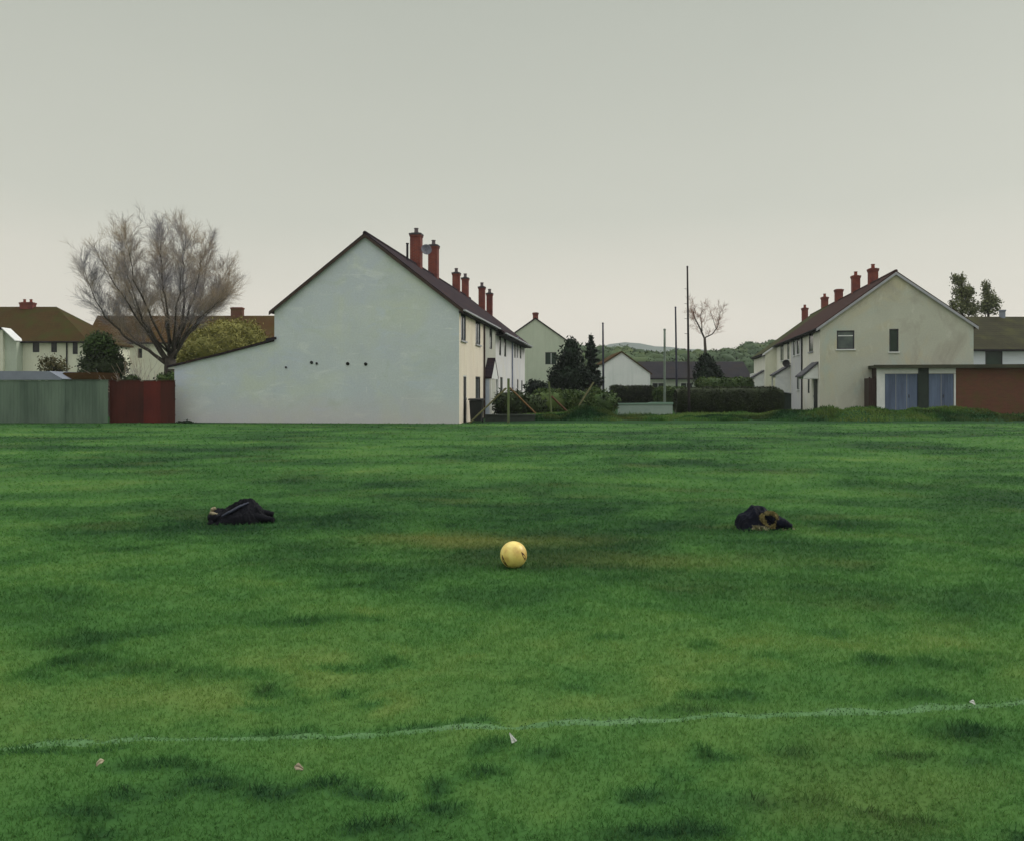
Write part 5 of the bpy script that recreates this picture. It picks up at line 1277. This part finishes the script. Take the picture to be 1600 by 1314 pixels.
def heap(name, m, parent, X, Hh, depth_f, seed, ridges, off=(0,0), nx=140, ny=84, fold=.030):
    """crumpled cloth heap over an outline of heights; ridges: list of fold lines ((x0,y0),(x1,y1),height,width)"""
    x0, x1 = X[0], X[-1]
    us = np.linspace(0, 1, nx); vs = np.linspace(-1, 1, ny)
    U, Vv = np.meshgrid(us, vs, indexing='ij')
    xx = x0+(x1-x0)*U; dep = depth_f(U)
    yy = Vv*dep + .03*(fbm(U*5, Vv*2, seed+4, 3)-.5)*2
    xx = xx + .02*(fbm(U*4, Vv*4, seed+8, 3)-.5)*2
    hgt = smooth_interp(xx, X, Hh)
    prof = np.clip(1-np.abs(Vv-.15)**1.7/(1.15**1.7), 0, 1)**.75
    z = hgt*prof*.92
    env = sstep(0, .35, prof)
    n1 = 1-2*np.abs(fbm(xx*9+2, yy*7, seed, 3)-.5)*2; n2 = 1-2*np.abs(fbm(xx*17+yy*9, yy*15-xx*6, seed+2, 3)-.5)*2
    z = z + env*(fold*(n1-.3)+fold*.5*(n2-.3))
    for (a, b, h, w) in ridges:
        ax, ay = a; bx, by = b; dx, dy = bx-ax, by-ay; l2 = dx*dx+dy*dy
        t = np.clip(((xx-ax)*dx+(yy-ay)*dy)/l2, 0, 1); d = np.hypot(xx-ax-t*dx, yy-ay-t*dy)
        z = z + h*np.exp(-(d/w)**2)*np.sin(PI*np.clip(t*.9+.05, 0, 1))**.5
    edge = (np.abs(Vv) > .985) | (U < .008) | (U > .992)
    z = np.where(edge, -.02, np.maximum(z, .004+.012*n1))
    V = np.stack([xx+off[0], yy+off[1], z], -1).reshape(-1, 3); i = np.arange(nx*ny).reshape(nx, ny)
    F = np.stack([i[:-1,:-1], i[1:,:-1], i[1:,1:], i[:-1,1:]], -1).reshape(-1, 4)
    base = np.concatenate([i[0,:], i[1:,-1], i[-1,-2::-1], i[-2:0:-1,0]])
    o = np_mesh(name, V, F, M[m], parent); o.data.polygons.foreach_set('use_smooth', [True]*len(o.data.polygons))
    return o
def sleeve(parent, pts, rad, m, seed, name='sleeve'):
    rr = random.Random(seed); k = MB(); Q = []; Rr = []
    for i in range(len(pts)-1):
        for s in np.linspace(0, 1, 8)[:-1]:
            Q.append(Vector(pts[i]).lerp(Vector(pts[i+1]), s)+Vector((0, 0, rr.gauss(0, .002)))); Rr.append((rad[i]*(1-s)+rad[i+1]*s)*(1+rr.uniform(-.10, .12)))
    Q.append(Vector(pts[-1])); Rr.append(rad[-1]); k.path(Q, Rr, 14)
    k.v = [(v[0], v[1], max(-.005, v[2])) for v in k.v]
    return k.build(name, M[m], parent, True)
def fur_tuft(P, size, m, name, parent):
    V, F = leaf_quads(np.array(P), size, aspect=2.6); return np_mesh(name, V, F, M[m], parent)
def jackets():
    Y = 9.70; x0 = (331-CX)*Y/FPX; zc = float(gz(np.array([x0+.35]), np.array([Y]))[0])-.004
    r = empty('jacket', (x0, Y, zc), 0, label='crumpled black jacket with tan lining at its left end, serving as goalpost', cat='jacket')
    heap('body', 'nylon', r, [0, .02, .10, .18, .25, .32, .39, .45, .50, .55, .60, .66], [.05, .135, .14, .15, .195, .215, .245, .242, .20, .135, .09, .03],
         lambda u: .10+.15*np.sin(PI*np.clip(u*.85+.12, 0, 1))**.6, 3, [((.20, -.10), (.46, -.02), .045, .03), ((.46, -.02), (.62, -.12), .035, .03), ((.16, .06), (.44, .10), .03, .03), ((.30, -.2), (.44, -.06), .02, .025)])
    sleeve(r, [(.48, .06, .08), (.58, .05, .085), (.68, .05, .07)], [.055, .045, .038], 'nylon', 1)
    sleeve(r, [(.50, -.10, .07), (.62, -.13, .05), (.70, -.14, .04), (.745, -.145, .035)], [.06, .046, .040, .034], 'nylon', 2)
    sleeve(r, [(.17, -.17, .085), (.26, -.16, .135), (.37, -.12, .195), (.44, -.07, .225)], [.010, .017, .016, .007], 'sheen', 3, 'fold_highlight')  # thin blue-grey strip standing in for the highlight along a fold
    sleeve(r, [(.02, -.06, .11), (.035, -.08, .15), (.07, -.07, .165)], [.018, .021, .015], 'lining', 4, 'lining')
    sleeve(r, [(.02, -.10, .115), (.06, -.125, .108), (.105, -.12, .100)], [.016, .019, .014], 'lining', 5, 'lining')
    sleeve(r, [(.0, .0, .06), (.05, -.09, .055), (.14, -.15, .045)], [.05, .06, .05], 'nylon', 6, 'collar')
    Y = 9.25; x0 = (1152.5-CX)*Y/FPX; zc = float(gz(np.array([x0+.3]), np.array([Y]))[0])-.004
    r = empty('jacket', (x0, Y, zc), 0, label='heaped navy jacket with tan fur-trimmed hood, the other goalpost', cat='jacket')
    heap('body', 'nylon_blue', r, [0, .02, .08, .136, .16, .22, .27, .30, .36, .44, .50, .56], [.05, .13, .155, .215, .238, .24, .23, .20, .16, .125, .085, .015],
         lambda u: .12+.12*np.sin(PI*np.clip(u*.85+.1, 0, 1))**.6, 13, [((.16, -.05), (.14, -.16), .035, .03), ((.36, -.06), (.52, -.12), .03, .03), ((.08, -.02), (.05, -.14), .02, .03), ((.24, .02), (.42, .04), .02, .03)], fold=.026)
    rr = random.Random(3); P = []; c = Vector((.285, -.185, .118)); ring = MB(); Q = []; Rr = []
    for i in range(26):
        t = R(150)+R(318)*i/25; a = .073+.008*math.sin(3*t); p = c+Vector((math.cos(t)*a, .018*math.sin(t)-.01, math.sin(t)*a*1.02)); Q.append(p); Rr.append(.016+.004*math.sin(5*t))
        for _ in range(60): d = Vector((rr.gauss(0,1), rr.gauss(0,1), rr.gauss(0,1))).normalized(); P.append(tuple(p+d*.018*rr.uniform(.8, 1.35)))
    ring.path(Q, Rr, 8)
    h = MB(); h.lathe([(.078, 0), (.060, -.045), (.03, -.065), (.004, -.07)], (0,0), 16); q = Vector((.0, -1, .18)).to_track_quat('Z', 'Y').to_matrix(); h.v = [tuple(q @ Vector(v)+c+Vector((0, .014, 0))) for v in h.v]
    ho = h.build('hood', M['nylon'], r, True); ring.build('fur_trim', M['fur'], ho, True); fur_tuft(P, .014, 'fur', 'fur_hair', ho)
    hb = MB(); hb.path([c+Vector((-.03, .03, -.01)), c+Vector((0, .07, .0)), c+Vector((.0, .13, -.01))], [.088, .092, .05], 14); hb.build('hood_back', M['nylon_blue'], ho, True)
    P = []
    for _ in range(420): t = rr.random(); P.append((.105+.15*t+rr.gauss(0,.006), -.235-.012*t+rr.gauss(0,.008), max(.006, .045-.025*t+rr.gauss(0,.010))))
    fur_tuft(P, .016, 'fur_pale', 'fur_hem', r)
    P = []
    for _ in range(200): t = rr.random(); P.append((.41+.15*t+rr.gauss(0,.004), -.22+.02*t+rr.gauss(0,.006), max(.005, .018+rr.gauss(0,.006))))
    fur_tuft(P, .014, 'fur_pale', 'fur_hem', r)
    sleeve(r, [(.33, -.14, .09), (.41, -.18, .075), (.47, -.19, .055), (.525, -.195, .035)], [.075, .066, .050, .030], 'nylon_blue', 8)
jackets()
def leaf(px, py, size, m, label, seed, kind='leaf', rz=0):
    Y = ground_y(py); x = (px-CX)*Y/FPX; z = float(gz(np.array([x]), np.array([Y]))[0])+.022
    rr = random.Random(seed); n = 9
    L = [i/(n-1) for i in range(n)]; k = MB(); rows = []
    for t in L:
        w = size*.36*math.sin(PI*min(.97, t*.93+.05))**.8*(1+.2*math.sin(9*t+seed)) if kind == 'leaf' else size*.3*(1-t*.9)
        zc = .010*math.sin(PI*t)*(1 if kind == 'leaf' else .2)+.01*t*t
        rows.append([(-w, (t-.5)*size, zc+.25*w), (0, (t-.5)*size, zc), (w, (t-.5)*size, zc+.30*w)])
    for a, b in zip(rows, rows[1:]):
        for i in (0, 1): k.poly([a[i], a[i+1], b[i+1], b[i]])
    o = k.build('dead_leaf' if kind == 'leaf' else 'litter_scrap', M[m], None, True, recalc=False)
    o.location = (x, Y, z); o.rotation_euler = (Matrix.Rotation(R(38), 3, 'X') @ Matrix.Rotation(rz, 3, 'Z')).to_euler(); s = o.modifiers.new('solid', 'SOLIDIFY'); s.thickness = .0012
    tag(o, label, 'leaf' if kind == 'leaf' else 'litter', 'leaves and scraps on the near grass')
leaf(157, 1206, .034, 'leaf_dead', 'pale tan dead leaf curled on the grass at lower left', 1, rz=-1.0)
leaf(467, 1211, .036, 'leaf_dead2', 'pinkish brown dead leaf flat on the grass below the pitch line', 2, rz=1.4)
leaf(800, 1177, .042, 'litter', 'grey-white pointed paper scrap on the grass below the football', 3, 'scrap', rz=.5)
leaf(1519, 1107, .030, 'litter', 'small whitish scrap lying beside the pitch line at the right', 4, rz=1.3)

# ------------------------------------------------------------------ evening air
def haze():
    m = bpy.data.materials.new('haze_air'); m.use_nodes = True; t = m.node_tree
    t.nodes.remove(t.nodes['Principled BSDF']); v = t.nodes.new('ShaderNodeVolumePrincipled')
    v.inputs['Color'].default_value = (.86, .90, .93, 1); v.inputs['Density'].default_value = .0003; v.inputs['Anisotropy'].default_value = .2
    t.links.new(v.outputs[0], t.nodes['Material Output'].inputs['Volume'])
    b = MB(); b.box(-1400, 1400, -60, 1400, -2, 62); o = b.build('haze', m); tag(o, kind='stuff', label='thin grey-blue evening haze in the air', cat='haze')
haze()
